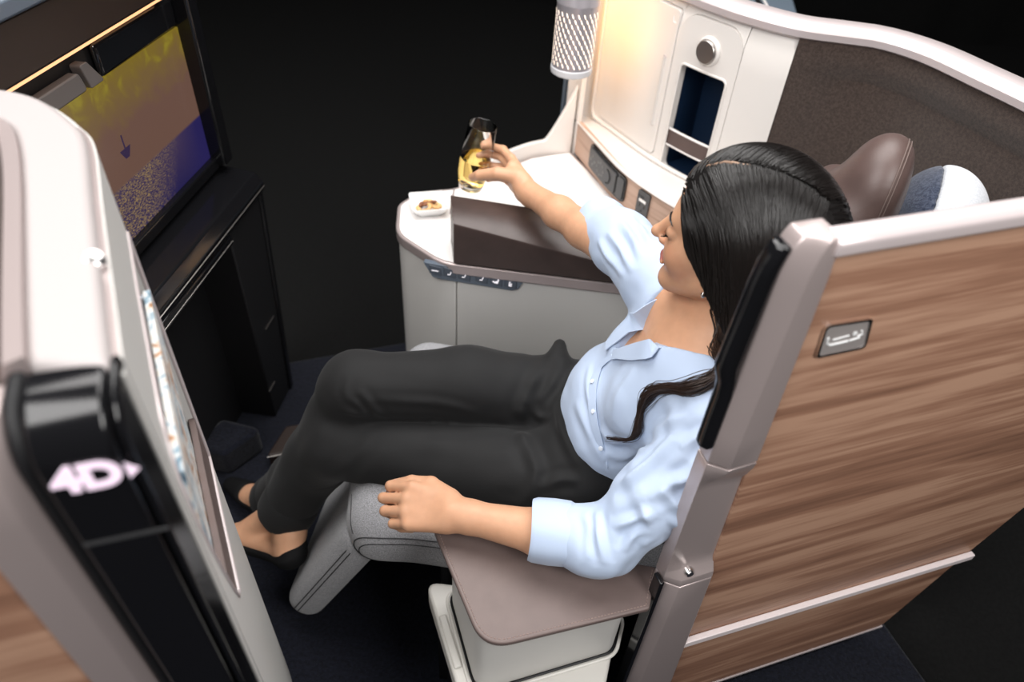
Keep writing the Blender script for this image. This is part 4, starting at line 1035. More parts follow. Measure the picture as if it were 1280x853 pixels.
NB = np.array([.262, .905, .905])                         # base of the neck
SL, SR = np.array([.258, .745, .855]), np.array([.155, 1.075, .885])     # shoulders
EL, WL = np.array([.125, .645, .648]), np.array(PZ(569, 643, .628))      # left elbow, wrist
G0 = np.array(PZ(595, 198, .80)); gax = np.array([.165, 0, 1.]); gax = gax/np.linalg.norm(gax)
WR = np.array(PZ(657, 238, .797)); ER = (SR+WR)/2+np.array([.008, .0, -.006])
PEL = np.array([.115, .945, .545]); CHEST = np.array([.225, .91, .77])
HIPL, HIPR = np.array([.10, .855, .52]), np.array([.10, 1.03, .53])
KNR, ANR = np.array(PZ(446, 484, .605)), np.array(PZ(362, 632, .27))
KNL, ANL = np.array([-.415, .885, .50]), np.array([-.655, .985, .125])

def hand(W, d, n, thumb_side, bends, thumb, palm_w=.078, palm_l=.082, scale=1.0, spread=.0):
    """returns the prims of a hand: d towards the fingers, n out of the back of the hand"""
    d = unit(d); n = np.array(n, float); n = unit(n-d*(n@d)); s = np.cross(d, n) if thumb_side > 0 else np.cross(n, d); P = []
    pts = lambda a, b, c: W+(d*a+s*b+n*c)*scale
    P.append(Cone(pts(-.02, 0, 0), pts(.012, 0, 0), .0235*scale, .024*scale, .02, flat=(n, .8)))
    mc = [(.086, .030), (.090, .0095), (.085, -.011), (.075, -.029)]
    for a, b in mc: P.append(Cone(pts(.012, b*.55, 0), pts(a-.006, b, .001), .0165*scale, .0118*scale, .014, flat=(n, .85)))
    P.append(Cone(pts(.012, .012, -.006), pts(.05, .03, -.010), .017*scale, .012*scale, .014))
    ln = [(.043, .026, .021), (.047, .029, .022), (.043, .027, .021), (.034, .020, .018)]
    tips = []
    for i, ((a, b), L_, bd) in enumerate(zip(mc, ln, bends)):
        p = pts(a-.004, b, .001); ang = 0; r = [.0098, .0085, .0076, .0064] if i < 3 else [.0086, .0074, .0066, .0056]
        for k in range(3):
            ang += math.radians(bd[k]); dr = d*math.cos(ang)-n*math.sin(ang)+s*(spread*(1.5-i)); dr = unit(dr)
            q = p+dr*L_[k]*scale; P.append(Cone(p, q, r[k]*scale, r[k+1]*scale, .004)); p = q
        tips.append(p)
    tp = [pts(*q) for q in thumb]; rr_ = [.0155, .0130, .0110, .0086]
    for k in range(len(tp)-1): P.append(Cone(tp[k], tp[k+1], rr_[k]*scale, rr_[k+1]*scale, .009 if k == 0 else .004))
    return P, tips, tp

# left hand: loose fist on the flap edge, knuckles forward
dl = unit(np.array(PZ(480, 627, .612))-WL); nl = np.array([-.12, -.30, .95])
LH, ltips, lth = hand(WL, dl, nl, +1, [(16, 98, 60), (19, 98, 60), (22, 98, 60), (27, 96, 60)], [(.018, .026, -.004), (.056, .044, -.010), (.090, .043, -.012), (.116, .036, -.014)], spread=.0, scale=1.07)
# right hand: C-grip round the glass
wg = (G0-WR)*[1, 1, 0]; fp_ = np.array([-wg[1], wg[0], 0]); fp_ = unit(fp_); fp_ = fp_ if fp_[1] > 0 else -fp_
dr_ = unit(unit(wg)*.13+fp_*.046); pn = unit(np.cross(gax+np.array([0, -.42, 0]), dr_))
if pn@np.array([-1, -.3, 0]) < 0: pn = -pn
RH, rtips, rth = hand(WR, dr_, -pn, -1, [(2, 38, 34), (6, 40, 36), (9, 42, 36), (13, 44, 36)], [(.020, .022, -.008), (.050, .022, -.042), (.080, .008, -.071), (.101, -.006, -.080)], scale=1.14)
sR_ = np.cross(-pn, dr_); print('hand R side', sR_)

skull = [Ell(HP(-.018, 0, .045), (.100, .077, .092), HR, .03), Ell(HP(.040, 0, -.014), (.053, .054, .082), HR, .022),
    Cone(HP(-.004, .047, -.042), HP(.066, .014, -.086), .019, .0165, .025), Cone(HP(-.004, -.047, -.042), HP(.066, -.014, -.086), .019, .0165, .025),
    Ell(HP(.076, 0, -.090), (.0165, .018, .0160), HR, .016),
    Ell(HP(.054, .034, -.020), (.028, .022, .028), HR, .02), Ell(HP(.054, -.034, -.020), (.028, .022, .028), HR, .02),
    Cone(HP(.073, .030, .034), HP(.073, -.030, .034), .0145, .0145, .015), Ell(HP(.046, 0, .058), (.036, .055, .04), HR, .02),
    Ell(HP(.103, .034, .014), (.018, .017, .0115), HR, .014, 's'), Ell(HP(.103, -.034, .014), (.018, .017, .0115), HR, .014, 's'),
    Ell(HP(.0765, .033, .015), (.0125, .0145, .0115), HR, .004), Ell(HP(.0765, -.033, .015), (.0125, .0145, .0115), HR, .004),
    Cone(HP(.086, 0, .026), HP(.1085, 0, -.012), .0072, .0092, .010), Ell(HP(.1115, 0, -.0160), (.0098, .0095, .0082), HR, .008),
    Ell(HP(.094, .0115, -.0205), (.0100, .0066, .0066), HR, .006), Ell(HP(.094, -.0115, -.0205), (.0100, .0066, .0066), HR, .006),
    Cone(HP(.090, .019, -.0545), HP(.0940, .003, -.0500), .0026, .0048, .004), Cone(HP(.090, -.019, -.0545), HP(.0940, -.003, -.0500), .0026, .0048, .004),
    Cone(HP(.089, .016, -.0575), HP(.0915, .0, -.0620), .0030, .0056, .004), Cone(HP(.089, -.016, -.0575), HP(.0915, .0, -.0620), .0030, .0056, .004),
    Ell(HP(-.006, .076, -.004), (.020, .009, .030), HR, .006)]
neck = [Cone(HP(-.030, 0, -.05), NB+[.006, 0, .0], .046, .050, .012), Cone(NB, SL+[0, .03, .01], .050, .048, .05), Cone(NB, SR+[.01, -.03, .0], .050, .048, .05)]
torso = [Ell(CHEST+[-.005, 0, .03], (.088, .138, .14), _rotm((-1, .05, .1), (0, 0, 1)), .05), Ell(PEL+[.03, 0, .08], (.085, .125, .13), None, .06),
    Ell(CHEST+[-.060, -.062, .0], (.055, .058, .060), None, .035), Ell(CHEST+[-.066, .066, .005], (.055, .058, .060), None, .035)]
armsL = chain([SL, EL], [.046, .040], .03)+chain([EL, (EL*.6+WL*.4), WL], [.040, .038, .0245], .02)
armsR = chain([SR, ER], [.046, .039], .03)+chain([ER, ER*.6+WR*.4, WR], [.037, .034, .0245], .02)
def foot(an, heel, ball, toe):
    return [Cone(an+(an-heel)*.2, heel*.55+an*.45, .034, .033, .02), Cone(heel, heel*.4+an*.6, .030, .030, .03), Cone(an, ball, .034, .026, .03, flat=((0, 0, 1), .9)), Cone(heel, ball, .026, .025, .02), Cone(ball, toe, .026, .016, .02, flat=((0, 0, 1), .7))]
heelR, ballR, toeR = np.array(PZ(362, 690, .20)), np.array([-.695, .855, .135]), np.array([-.76, .87, .115])
heelL, ballL, toeL = np.array([-.635, .965, .065]), np.array([-.755, 1.035, .035]), np.array([-.82, 1.065, .025])
legs = chain([HIPR, KNR, ANR], [.06, .045, .034], .03)+chain([HIPL, KNL, ANL], [.06, .045, .034], .03)
footR = foot(ANR, heelR, ballR, toeR); footL = foot(ANL, heelL, ballL, toeL)
body_p = torso+neck+skull+armsL+armsR+legs+[Cone(PEL, HIPL, .08, .07, .05), Cone(PEL, HIPR, .08, .07, .05)]+footR+footL+LH+RH
def skin_mat():
    m = bpy.data.materials.new('skin'); m.use_nodes = True; nt = m.node_tree; b = nt.nodes['Principled BSDF']; N = nt.nodes.new; L = nt.links.new
    at = N('ShaderNodeAttribute'); at.attribute_name = 'tint'; tc = N('ShaderNodeTexCoord')
    n = N('ShaderNodeTexNoise'); n.inputs['Scale'].default_value = 60; n.inputs['Detail'].default_value = 3; L(tc.outputs['Object'], n.inputs['Vector'])
    mr = N('ShaderNodeMapRange'); mr.inputs[3].default_value = .9; mr.inputs[4].default_value = 1.1; L(n.outputs[0], mr.inputs[0])
    mx = N('ShaderNodeMix'); mx.data_type = 'RGBA'; mx.blend_type = 'MULTIPLY'; mx.inputs[0].default_value = 1; L(at.outputs['Color'], mx.inputs[6]); L(mr.outputs[0], mx.inputs[7])
    L(mx.outputs[2], b.inputs['Base Color']); b.inputs['Roughness'].default_value = .48; b.inputs['Specular IOR Level'].default_value = .4
    b.inputs['Subsurface Weight'].default_value = .12; b.inputs['Subsurface Radius'].default_value = (.012, .005, .003); b.inputs['Subsurface Scale'].default_value = .5
    n2 = N('ShaderNodeTexNoise'); n2.inputs['Scale'].default_value = 900; L(tc.outputs['Object'], n2.inputs['Vector']); bp = N('ShaderNodeBump'); bp.inputs['Strength'].default_value = .12; bp.inputs['Distance'].default_value = .0005
    L(n2.outputs[0], bp.inputs['Height']); L(bp.outputs[0], b.inputs['Normal']); return m
V, Qd = implicit(body_p, (-.86, .56, -.01), (.42, 1.70, 1.24), .0027); V = relax(V, Qd, 1, .4)
SK = np.array([.56, .305, .185]); col = np.tile(SK, (len(V), 1))
loc_ = (V-HC)@HR.T
def blob(c, r, colr, a):
    global col
    d = np.linalg.norm((loc_-np.array(c))/np.array(r), axis=1); w = np.clip(1.25-d, 0, .25)/.25*a; col = col*(1-w[:, None])+np.array(colr)*w[:, None]
for l_ in (-.036, .036): blob((.07, l_, -.03), (.04, .03, .03), (.56, .25, .15), .35)
blob((.097, 0, -.0505), (.014, .019, .0060), (.36, .11, .10), .85); blob((.095, 0, -.0620), (.012, .016, .0065), (.40, .13, .11), .85)
# nails
for t_, dr0 in [(lth[-1], unit(lth[-1]-lth[-2])), (rth[-1], unit(rth[-1]-rth[-2]))]:
    d = np.linalg.norm(V-t_, axis=1); w = np.clip(1-d/.011, 0, 1)**.5*.6; col = col*(1-w[:, None])+np.array([.66, .42, .36])*w[:, None]
body = quad_object('body', V, Qd, skin_mat(), person, col)
# brows, lashes, earring
M_hair = mat('black_hair', (.007, .0055, .005), .30, 0, .4)
for sgn in (1, -1):
    bw = on_surface(skull, [HP(.082+.008*(1-abs(t)), sgn*(.016+.034*(t*.5+.5)), .033+.006*math.sin(pi*(t*.5+.5))-.003*t) for t in np.linspace(-1, 1, 9)], 8)
    tube('eyebrow', list(bw), [.0008, .0020, .0027, .0029, .0028, .0025, .0020, .0014, .0006], M_hair, person, n=6)
    es = on_surface(skull, [HP(.085, sgn*(.020+.027*t), .0105-.0035*math.sin(pi*t)) for t in np.linspace(0, 1, 9)], 8)
    lash = tube('eyelashes', list(es), [.0008, .0013, .0018, .0021, .0022, .0022, .0020, .0015, .0008], mat('lash_black', (.003, .003, .003), .9, 0, .1), person, n=6)
    sv, sf = [], []
    for t in np.linspace(.1, 1, 14):
        p0 = es[int(round(t*8))]+(es[min(8, int(round(t*8))+1)]-es[int(round(t*8))])*(t*8-round(t*8)); o_ = unit(hf*.9+hl_*sgn*(t-.4)*.9-hu*.35)
        v_, f_ = tube_geo([p0, p0+o_*.005, p0+o_*.010+hu*.002], [.0007, .0005, .0002], 4); sf += [tuple(q+len(sv) for q in ff) for ff in f_]; sv += v_
    lh_ = mesh('lash_hairs', sv, sf, MATS['lash_black'], lash); lh_['kind'] = 'stuff'
ep = HP(.002, .0830, -.037)
lathe('earring', [(.0001, -.0045), (.003, -.0036), (.0045, 0), (.003, .0036), (.0001, .0045)], ep, unit(hl_), M_chrome, person, n=16)
# thumb nails
def nail(tip, back, nrm):
    ax = unit(tip-back); nn = unit(np.array(nrm)-ax*(np.array(nrm)@ax)); sd = np.cross(ax, nn); c = tip-ax*.001+nn*.0066; v = []; f = []
    for i in range(5):
        for j in range(5):
            a = (i/4-.5)*.0135; b = (j/4-.5)*.0105*(1-.25*(2*i/4-1)**2); v.append(c+ax*a+sd*b-nn*(b*b*75+max(0, a)**2*25))
    for i in range(4):
        for j in range(4): f.append((i*5+j, i*5+j+1, i*5+j+6, i*5+j+5))
    o_ = mesh('nail', v, f, mat('nail_pink', (.72, .50, .44), .2), body); md = o_.modifiers.new('thick', 'SOLIDIFY'); md.thickness = .0008; return o_

# ------------------------------------------------------------------ trousers
def seg_param(p, a, b):
    ba = b-a; return np.clip(((p-a)@ba)/(ba@ba), 0, 1)
def ray_hit(prims, px, py, t0=.45):
    r = ray(px, py); r = r/np.linalg.norm(r); t = t0
    for _ in range(70):
        d = float(field(prims, (CAM+r*t)[None])[0]); t += d*.85
        if abs(d) < 2e-4 or t > 2.6: break
    return CAM+r*min(t, 1.6)
def crease(V, prims, lines):
    """sharp soft folds along lines given by image points on the cloth: (points, width, height)"""
    out = np.zeros(len(V))
    for pts, w, h in lines:
        q = [ray_hit(prims, *p) for p in pts]; q = np.array(smooth_path(q, 5)); n = len(q)
        near = (np.abs(V-q.mean(0)).max(1) < np.ptp(q, axis=0).max()*.5+8*w); idx = np.nonzero(near)[0]
        if not len(idx): continue
        X = V[idx]; best = np.full(len(X), 9.); par = np.zeros(len(X))
        for i in range(n-1):
            ba = q[i+1]-q[i]; t = np.clip(((X-q[i])@ba)/(ba@ba+1e-12), 0, 1); d = np.linalg.norm(X-q[i]-t[:, None]*ba, axis=1); m = d < best; best[m] = d[m]; par[m] = (i+t[m])/(n-1)
        env = np.sin(np.clip(par, .0, 1)*pi)**.6; x = best/w
        out[idx] += h*env*(.9*np.exp(-np.abs(x)**1.4)-.55*np.exp(-((x-2.1)/1.2)**2))
    return out
wst = unit(CHEST-PEL)
tr_p = [Ell(PEL+[.0, 0, .0], (.125, .165, .115), None, .05), Cone(HIPR+[.0, 0, .03], HIPR*.45+KNR*.55+[0, .012, .03], .094, .078, .04), Cone(HIPR*.45+KNR*.55+[0, .012, .03], KNR, .078, .068, .03),
    Cone(HIPL+[-.03, -.004, .022], HIPL*.45+KNL*.55+[0, 0, .0], .090, .078, .010), Cone(HIPL*.45+KNL*.55+[0, 0, .0], KNL, .078, .066, .010),
    Cone(KNR, KNR*.45+ANR*.55, .070, .066, .03), Cone(KNR*.45+ANR*.55, ANR+(ANR-KNR)*.04, .066, .061, .02),
    Cone(KNL, KNL*.4+ANL*.6, .070, .062, .02), Cone(KNL*.4+ANL*.6, ANL+(ANL-KNL)*.02, .062, .056, .02),
    Cone(PEL+[.01, -.02, .08], PEL+wst*.115, .122, .112, .05, flat=((1, 0, -.3), .85)),
    Half(PEL+wst*.118, wst, .006), ]
FL = np.array(PZ(705, 440, .655)); 
tr_p.insert(10, Cone(np.array(PZ(690, 475, .64)), np.array(PZ(700, 432, .66)), .035, .014, .02))
axR = unit(ANR-KNR); axL = unit(ANL-KNL)
def tr_disp(V):
    r = np.zeros(len(V))
    t = seg_param(V, KNR, ANR); n1 = vnoise(np.stack([V[:, 0]*9, V[:, 1]*9, V[:, 2]*34], 1))
    r += .010*(n1-.5)*np.clip(V[:, 2]*0+1, 0, 1)*np.exp(-((np.linalg.norm(V-KNR, axis=1)-.05)/.10)**2)
    r += .006*(vnoise(V*np.array([10, 34, 14])+3)-.5)*(V[:, 2] > .4)
    hip = np.exp(-((V[:, 0]-.04)/.085)**2)*(V[:, 2] > .45)
    r += .020*(vnoise(np.stack([(V[:, 0]+.5*V[:, 1])*22, (V[:, 1]-.3*V[:, 0])*9, V[:, 2]*9], 1)+7)-.5)*hip
    return r*.7+.75*crease(V, tr_p, TR_LINES)
TR_LINES = [([(456, 500), (510, 502), (563, 507), (600, 518)], .007, .0035), ([(450, 488), (465, 508), (480, 522)], .006, .005), ([(428, 513), (442, 517), (457, 520)], .006, .004), ([(440, 498), (450, 510), (460, 520)], .005, .004), ([(436, 470), (432, 490), (440, 505)], .006, .003),
    ([(687, 424), (667, 476), (652, 513), (654, 546), (670, 589), (652, 629), (618, 626)], .010, .009), ([(673, 612), (700, 600), (724, 602)], .008, .007), ([(694, 504), (704, 545), (722, 583)], .007, .005), ([(705, 450), (690, 480), (672, 505)], .008, .006), ([(662, 500), (672, 520), (690, 522)], .006, .005),
    ([(660, 540), (640, 560), (600, 570)], .012, .002), ([(640, 520), (600, 535), (540, 532)], .012, .002), ([(470, 540), (440, 575), (400, 600)], .010, .003), ([(480, 560), (450, 600), (420, 620)], .010, .003), ([(420, 490), (400, 540), (370, 600)], .014, .0025)]
M_trou = mat('black_trouser_cloth', (.0085, .0085, .009), .75, 0, .3, bump=(1600, .2, .0003), Sheen_Weight=.06)
V, Qd = implicit(tr_p, (-.80, .66, .0), (.34, 1.22, .82), .005)
# open the hems
V = relax(V, Qd, 2); V = V+vnormals(V, Qd)*tr_disp(V)[:, None]
quad_object('trousers', V, Qd, M_trou, person)
# turned hem of the crossed leg
def hem(c, ax, r, w, name='trouser_hem'):
    c = np.array(c); ax = unit(ax); lathe(name, [(r*.82, -w), (r*.96, -w*.98), (r, -w*.8), (r*1.03, 0), (r*1.02, w*.7), (r*.96, w), (r*.82, w), (r*.8, 0)], c, ax, M_trou, person, n=40)
hem(ANR-axR*.0, axR, .064, .034)
hem(ANL+axL*.0, axL, .058, .03)

# ------------------------------------------------------------------ shoes
M_suede = mat('black_suede', (.004, .004, .0045), .8, 0, .2)
def shoe(an, heel, ball, toe, nm):
    up = unit(np.array([0, 0, 1.])); ax = unit(ball-heel)
    pr = [Cone(heel, ball, .034, .033, .02), Cone(ball, toe+(toe-ball)*.15, .033, .020, .02, flat=((0, 0, 1), .75)), Cone(heel, heel+(an-heel)*.25, .034, .032, .02)]
    nrm = np.cross(np.cross(ax, up), ax); nrm = unit(nrm)
    top = Half(heel*.5+ball*.5+nrm*.010, nrm*.98, .006)
    return solid(nm, pr+[top, Cone(ball*.55+toe*.45, toe+(toe-ball)*.15, .031, .020, .012, flat=((0, 0, 1), .8)), Cone(heel+(heel-ball)*.02, heel+(an-heel)*.35, .033, .030, .012), Cone(an*.5+ball*.5, an+(an-heel)*.3, .040, .044, .006, 's')], .004, M_suede, person)
sh = shoe(ANR, heelR, ballR, toeR, 'shoe')
bc = np.array(PZ(368, 684, .215)); lathe('shoe_buckle', [(.004, -.003), (.0045, 0), (.004, .003)], bc, (.3, -.8, .4), mat('gold', (.8, .55, .25), .25, 1), sh, n=12)
shoe(ANL, heelL, ballL, toeL, 'shoe')
solid('shoe_heel', [Cone(heelL+[.005, 0, -.02], [heelL[0]+.012, heelL[1], .006], .016, .009, .01)], .004, M_suede, person)

# ------------------------------------------------------------------ shirt
GEll = lambda q, e, k: Ell(q.c, q.r+e, q.R, k)
CUFL0, CUFL1 = np.array(PZ(716, 668, .645)), np.array(PZ(666, 662, .64))
CUFR = np.array(PZ(752, 281, .845))
sh_p = [GEll(torso[0], .016, .05), Ell(PEL+[.018, 0, .10], (.112, .150, .13), None, .06), GEll(torso[2], .010, .035), GEll(torso[3], .010, .035),
    Cone(NB+[.0, -.01, -.03], SL+[0, .02, .006], .060, .060, .05), Cone(NB+[0, .01, -.03], SR+[.01, -.02, .0], .060, .058, .05),
    Cone(SL, SL*.45+EL*.55, .062, .058, .03), Cone(SL*.45+EL*.55, EL+[-.005, .004, .006], .058, .052, .03), Cone(EL+[-.005, .004, .006], EL*.42+CUFL0*.58, .052, .052, .02),
    Cone(EL*.42+CUFL0*.58, CUFL0, .056, .050, .015),
    Cone(SR, SR*.4+CUFR*.6, .064, .061, .03), Cone(SR*.4+CUFR*.6, CUFR, .061, .054, .02), 
    Half(PEL+wst*.02, -wst, .004)]
# open neck: carve a V down to the breast bone
VB = np.array(PZ(772, 438, .80)); 
vtop = NB+np.array([-.06, 0, .05]); vax = unit(VB-vtop)
print('VB', VB)
CHN = unit((-.75, -.15, .62))
def vcut(p):
    """distance to the V wedge: positive outside"""
    q = p-VB; t = q@(-vax); sdn = unit(np.cross(vax, CHN)); lat = q@sdn; dep = q@CHN
    half = .03+.0*t; w = np.where(t > 0, t*.42, t*1.0)
    return np.maximum(np.abs(lat)*.92-w, -dep-.06)
class VCut:
    op = 's'; k = .004
    def __call__(s, p): return vcut(p)
sh_p += [VCut(), Cone(NB+[-.01, 0, -.005], HP(-.02, 0, -.02), .066, .09, .006, 's')]
def sh_disp(V):
    r = .007*(vnoise(V*np.array([17, 17, 26])+1)-.5)+.004*(vnoise(V*np.array([34, 34, 46])+9)-.5); sd = []
    armL = np.exp(-(np.minimum(np.linalg.norm(V-(SL+EL)/2, axis=1), 9)/.12)**2); elb = np.exp(-(np.linalg.norm(V-EL, axis=1)/.085)**2)
    r += .014*(vnoise(np.stack([V[:, 0]*12, V[:, 1]*12, (V[:, 2]+.6*V[:, 0])*38], 1)+4)-.5)*armL
    r += .016*(vnoise(np.stack([(V[:, 0]-.5*V[:, 2])*40, V[:, 1]*10, V[:, 2]*14], 1)+6)-.5)*elb
    cr = np.exp(-(np.linalg.norm(V-(SR*.4+CUFR*.6), axis=1)/.11)**2); u = unit(CUFR-SR)
    r += .012*(vnoise(np.stack([(V@u)*36, V[:, 0]*8, V[:, 2]*12], 1)+2)-.5)*cr
    return r*.6+1.15*crease(V, sh_p, SH_LINES)
SH_LINES = [([(885, 636), (850, 655), (815, 679)], .008, .007), ([(868, 596), (840, 605), (812, 625)], .008, .006), ([(890, 572), (868, 588), (845, 609)], .007, .005), ([(840, 545), (816, 575), (790, 596), (768, 609)], .008, .008), ([(745, 640), (748, 672), (757, 706)], .006, .006), ([(766, 660), (790, 652), (815, 640)], .007, .006),
    ([(730, 640), (735, 660), (737, 700)], .005, .004), ([(780, 690), (790, 672), (808, 662)], .006, .006), ([(738, 455), (735, 490), (742, 531), (763, 595)], .005, .0035), ([(757, 567), (785, 570), (812, 562)], .008, .005), ([(748, 535), (765, 552), (790, 556)], .008, .005), ([(720, 500), (735, 540), (757, 580)], .008, .004),
    ([(795, 460), (775, 490), (768, 530)], .010, .003), ([(860, 520), (835, 528), (815, 545)], .008, .004), ([(895, 540), (870, 548), (850, 562)], .007, .005), ([(760, 290), (776, 312), (792, 340)], .006, .005), ([(776, 276), (790, 296), (803, 322)], .006, .005), ([(790, 270), (802, 284), (812, 300)], .005, .004), ([(748, 300), (760, 322), (780, 345)], .006, .004), ([(825, 610), (845, 632), (850, 660)], .007, .005), ([(800, 630), (812, 655), (805, 685)], .007, .005)]
M_shirt = mat('pale_blue_cotton', (.44, .53, .69), .75, 0, .3, bump=(1500, .15, .0003), Sheen_Weight=.15)
V, Qd = implicit(sh_p, (-.08, .54, .52), (.40, 1.40, 1.0), .0042); V = relax(V, Qd, 1); V = V+vnormals(V, Qd)*sh_disp(V)[:, None]
quad_object('shirt', V, Qd, M_shirt, person)
# rolled cuffs
def cuff(c, ax, r, w, fl=1.0, name='cuff', sq=(1, 1)):
    ax = unit(ax); ref = unit(np.cross(ax, (0, 0, 1))); up = np.cross(ref, ax); v = []; f = []; prof = [(r*.80, -w*.9), (r*.97, -w), (r*1.03, -w*.8), (r*1.05, 0), (r*1.02, w*.8), (r*.97, w), (r*.78, w*.92), (r*.74, 0)]; n = 44; m = len(prof)
    for k in range(n):
        q = 2*pi*k/n; wob = 1+.02*math.sin(3*q+1)+.015*math.sin(7*q)
        for rr__, h in prof: v.append(c+ax*(h+.003*math.sin(2*q))+(ref*math.cos(q)*sq[0]+up*math.sin(q)*sq[1])*rr__*wob)
    for k in range(n):
        for j in range(m): f.append((k*m+j, k*m+(j+1) % m, ((k+1) % n)*m+(j+1) % m, ((k+1) % n)*m+j))
    return mesh(name, v, f, M_shirt, person, flat_angle=60)
cuff((CUFL0+CUFL1)/2, CUFL1-CUFL0, .052, .034, sq=(1.0, .95))
cuff(CUFR+unit(CUFR-SR)*.0, unit(WR-SR), .055, .024)

# collar edges and front placket on the open neck
def cloth_band(name, pts, w, th, off=.003):
    q = np.array(smooth_path([ray_hit(sh_p, *p_) for p_ in pts], 6)); g = grad(sh_p, q); v, f = [], []
    n = len(q)
    for i in range(n):
        t = unit(q[min(i+1, n-1)]-q[max(i-1, 0)]); s_ = np.cross(t, g[i]); e = math.sin(pi*min(1, max(.08, i/(n-1))))**.4
        c = q[i]+g[i]*off
        v += [c-s_*w*.5*e, c-s_*w*.5*e+g[i]*th, c+s_*w*.5*e+g[i]*th, c+s_*w*.5*e]
    for i in range(n-1):
        for k in range(4): f.append((i*4+k, i*4+(k+1) % 4, i*4+4+(k+1) % 4, i*4+4+k))
    f += [(3, 2, 1, 0), (n*4-4, n*4-3, n*4-2, n*4-1)]
    return mesh(name, v, f, M_shirt, person, bevel=.0012, flat_angle=50)
cloth_band('collar', [(768, 444), (792, 441), (822, 436), (852, 434), (888, 440)], .034, .0024)
cloth_band('collar', [(760, 434), (784, 412), (810, 390), (838, 370)], .038, .0024)
cloth_band('placket', [(766, 446), (750, 460), (741, 490), (744, 530), (760, 585)], .018, .0015, .001)
for pxy in ((742, 478), (743, 515), (752, 560)):
    q_ = ray_hit(sh_p, *pxy)[None]; g_ = grad(sh_p, q_)[0]; lathe('button', [(.0042, .001), (.0042, .003), (.003, .0036), (.0001, .003)], q_[0]+g_*.002, g_, mat('pearl_button', (.75, .8, .88), .25), person, n=14)

# ------------------------------------------------------------------ hair
hair_p = [Ell(HP(-.026, 0, .055), (.116, .093, .106), HR, .04),
    Ell(HP(-.075, .012, -.005), (.085, .095, .105), HR, .05), Ell(HP(-.045, .055, -.01), (.062, .045, .095), HR, .04), Ell(HP(-.05, -.06, -.01), (.06, .045, .10), HR, .04),
    Cone(HP(-.05, .060, -.05), SL+[.022, .055, .06], .050, .040, .04), Cone(HP(-.09, .02, -.06), np.array([.34, .86, .84]), .070, .05, .05), Cone(SL+[.022, .055, .06], SL+[.012, .03, .03], .040, .026, .03),
    Cone(HP(-.06, -.06, -.06), HP(-.08, -.07, -.22), .045, .035, .04)]
# carve the face opening
hair_p += [Ell(HP(.160, .0, -.014), (.122, .160, .132), HR, .008, 's'), Ell(HP(.068, 0, -.116), (.185, .18, .128), HR, .012, 's')]
hair_p += [Cone(HP(-.062, .062, -.055), np.array(PZ(921, 430, .94)), .036, .030, .03), Cone(np.array(PZ(921, 430, .94)), np.array(PZ(922, 470, .905)), .030, .022, .02)]
def hair_mat():
    m = bpy.data.materials.new('black_hair_mass'); m.use_nodes = True; nt = m.node_tree; b = nt.nodes['Principled BSDF']; N = nt.nodes.new; L = nt.links.new
    tc = N('ShaderNodeTexCoord'); mp = N('ShaderNodeMapping'); mp.inputs['Scale'].default_value = (420, 300, 26); L(tc.outputs['Object'], mp.inputs['Vector'])
    n = N('ShaderNodeTexNoise'); n.inputs['Scale'].default_value = 1; n.inputs['Detail'].default_value = 2; L(mp.outputs[0], n.inputs['Vector'])
    bp = N('ShaderNodeBump'); bp.inputs['Strength'].default_value = .5; bp.inputs['Distance'].default_value = .002; L(n.outputs[0], bp.inputs['Height']); L(bp.outputs[0], b.inputs['Normal'])
    b.inputs['Base Color'].default_value = (.006, .005, .0048, 1); b.inputs['Roughness'].default_value = .5; b.inputs['Specular IOR Level'].default_value = .25; return m
hair = solid('hair', hair_p, .0055, hair_mat(), person, lo=(.08, .66, .76), hi=(.46, 1.10, 1.28))
# combed strands that follow the hair surface from the parting downwards
NS = 5200; ST = 48
t = rng.random(NS); side = np.where(rng.random(NS) < .62, 1, -1)
part_l = .032
pf = .078-.20*t
root_p = np.stack([HP(a, part_l+s_*.001, .15) for a, s_ in zip(pf, side)])
nr = int(NS*.6); ang = rng.random(nr)*2*pi; el_ = np.arcsin(rng.random(nr)*1.25-.25)
root_p[:nr] = HP(-.03, 0, .04)+.14*(np.cos(el_)*np.cos(ang))[:, None]*hf+.14*(np.cos(el_)*np.sin(ang))[:, None]*hl_+.15*np.sin(el_)[:, None]*hu
P_ = on_surface(hair_p, root_p, 10); side[:nr] = np.where(((P_[:nr]-HC)@hl_) > part_l, 1, -1); side = np.where(side == 0, 1, side)
ok_ = np.ones(NS); ok_[:nr] = 0; P_ = P_+hl_*(side*ok_*rng.random(NS)*.010)[:, None]; P_ = on_surface(hair_p, P_, 4)
lift = rng.random(NS)*.0035; path = [P_+grad(hair_p, P_)*lift[:, None]]; maxl = .16+.30*rng.random(NS)**.6; trav = np.zeros(NS); cur = P_.copy(); step = .0095
tgt_side = hl_
wv1 = rng.random(NS)*6.28
for k in range(ST-1):
    lo_ = (cur-HC)@HR.T
    g = grad(hair_p, cur)
    top = np.clip((lo_[:, 2]-.05)/.07, 0, 1)
    dirv = hl_*(side*(.35+1.0*top))[:, None]+np.array([0, 0, -1.])*(1-.75*top)[:, None]+hf*(-.30-.25*top-.5*np.clip(lo_[:, 0]/.06, 0, 1))[:, None]
    dirv = dirv+.10*np.sin(wv1+k*.5)[:, None]*hf
    dirv = dirv-g*(np.sum(dirv*g, 1))[:, None]; dirv = dirv/(np.linalg.norm(dirv, axis=1)[:, None]+1e-9)
    nxt = cur+dirv*step; nxt = nxt-field(hair_p, nxt)[:, None]*g; go = trav < maxl
    cur = np.where(go[:, None], nxt, cur); trav = trav+step*go; path.append(cur+g*lift[:, None])
path = np.stack(path, 1)
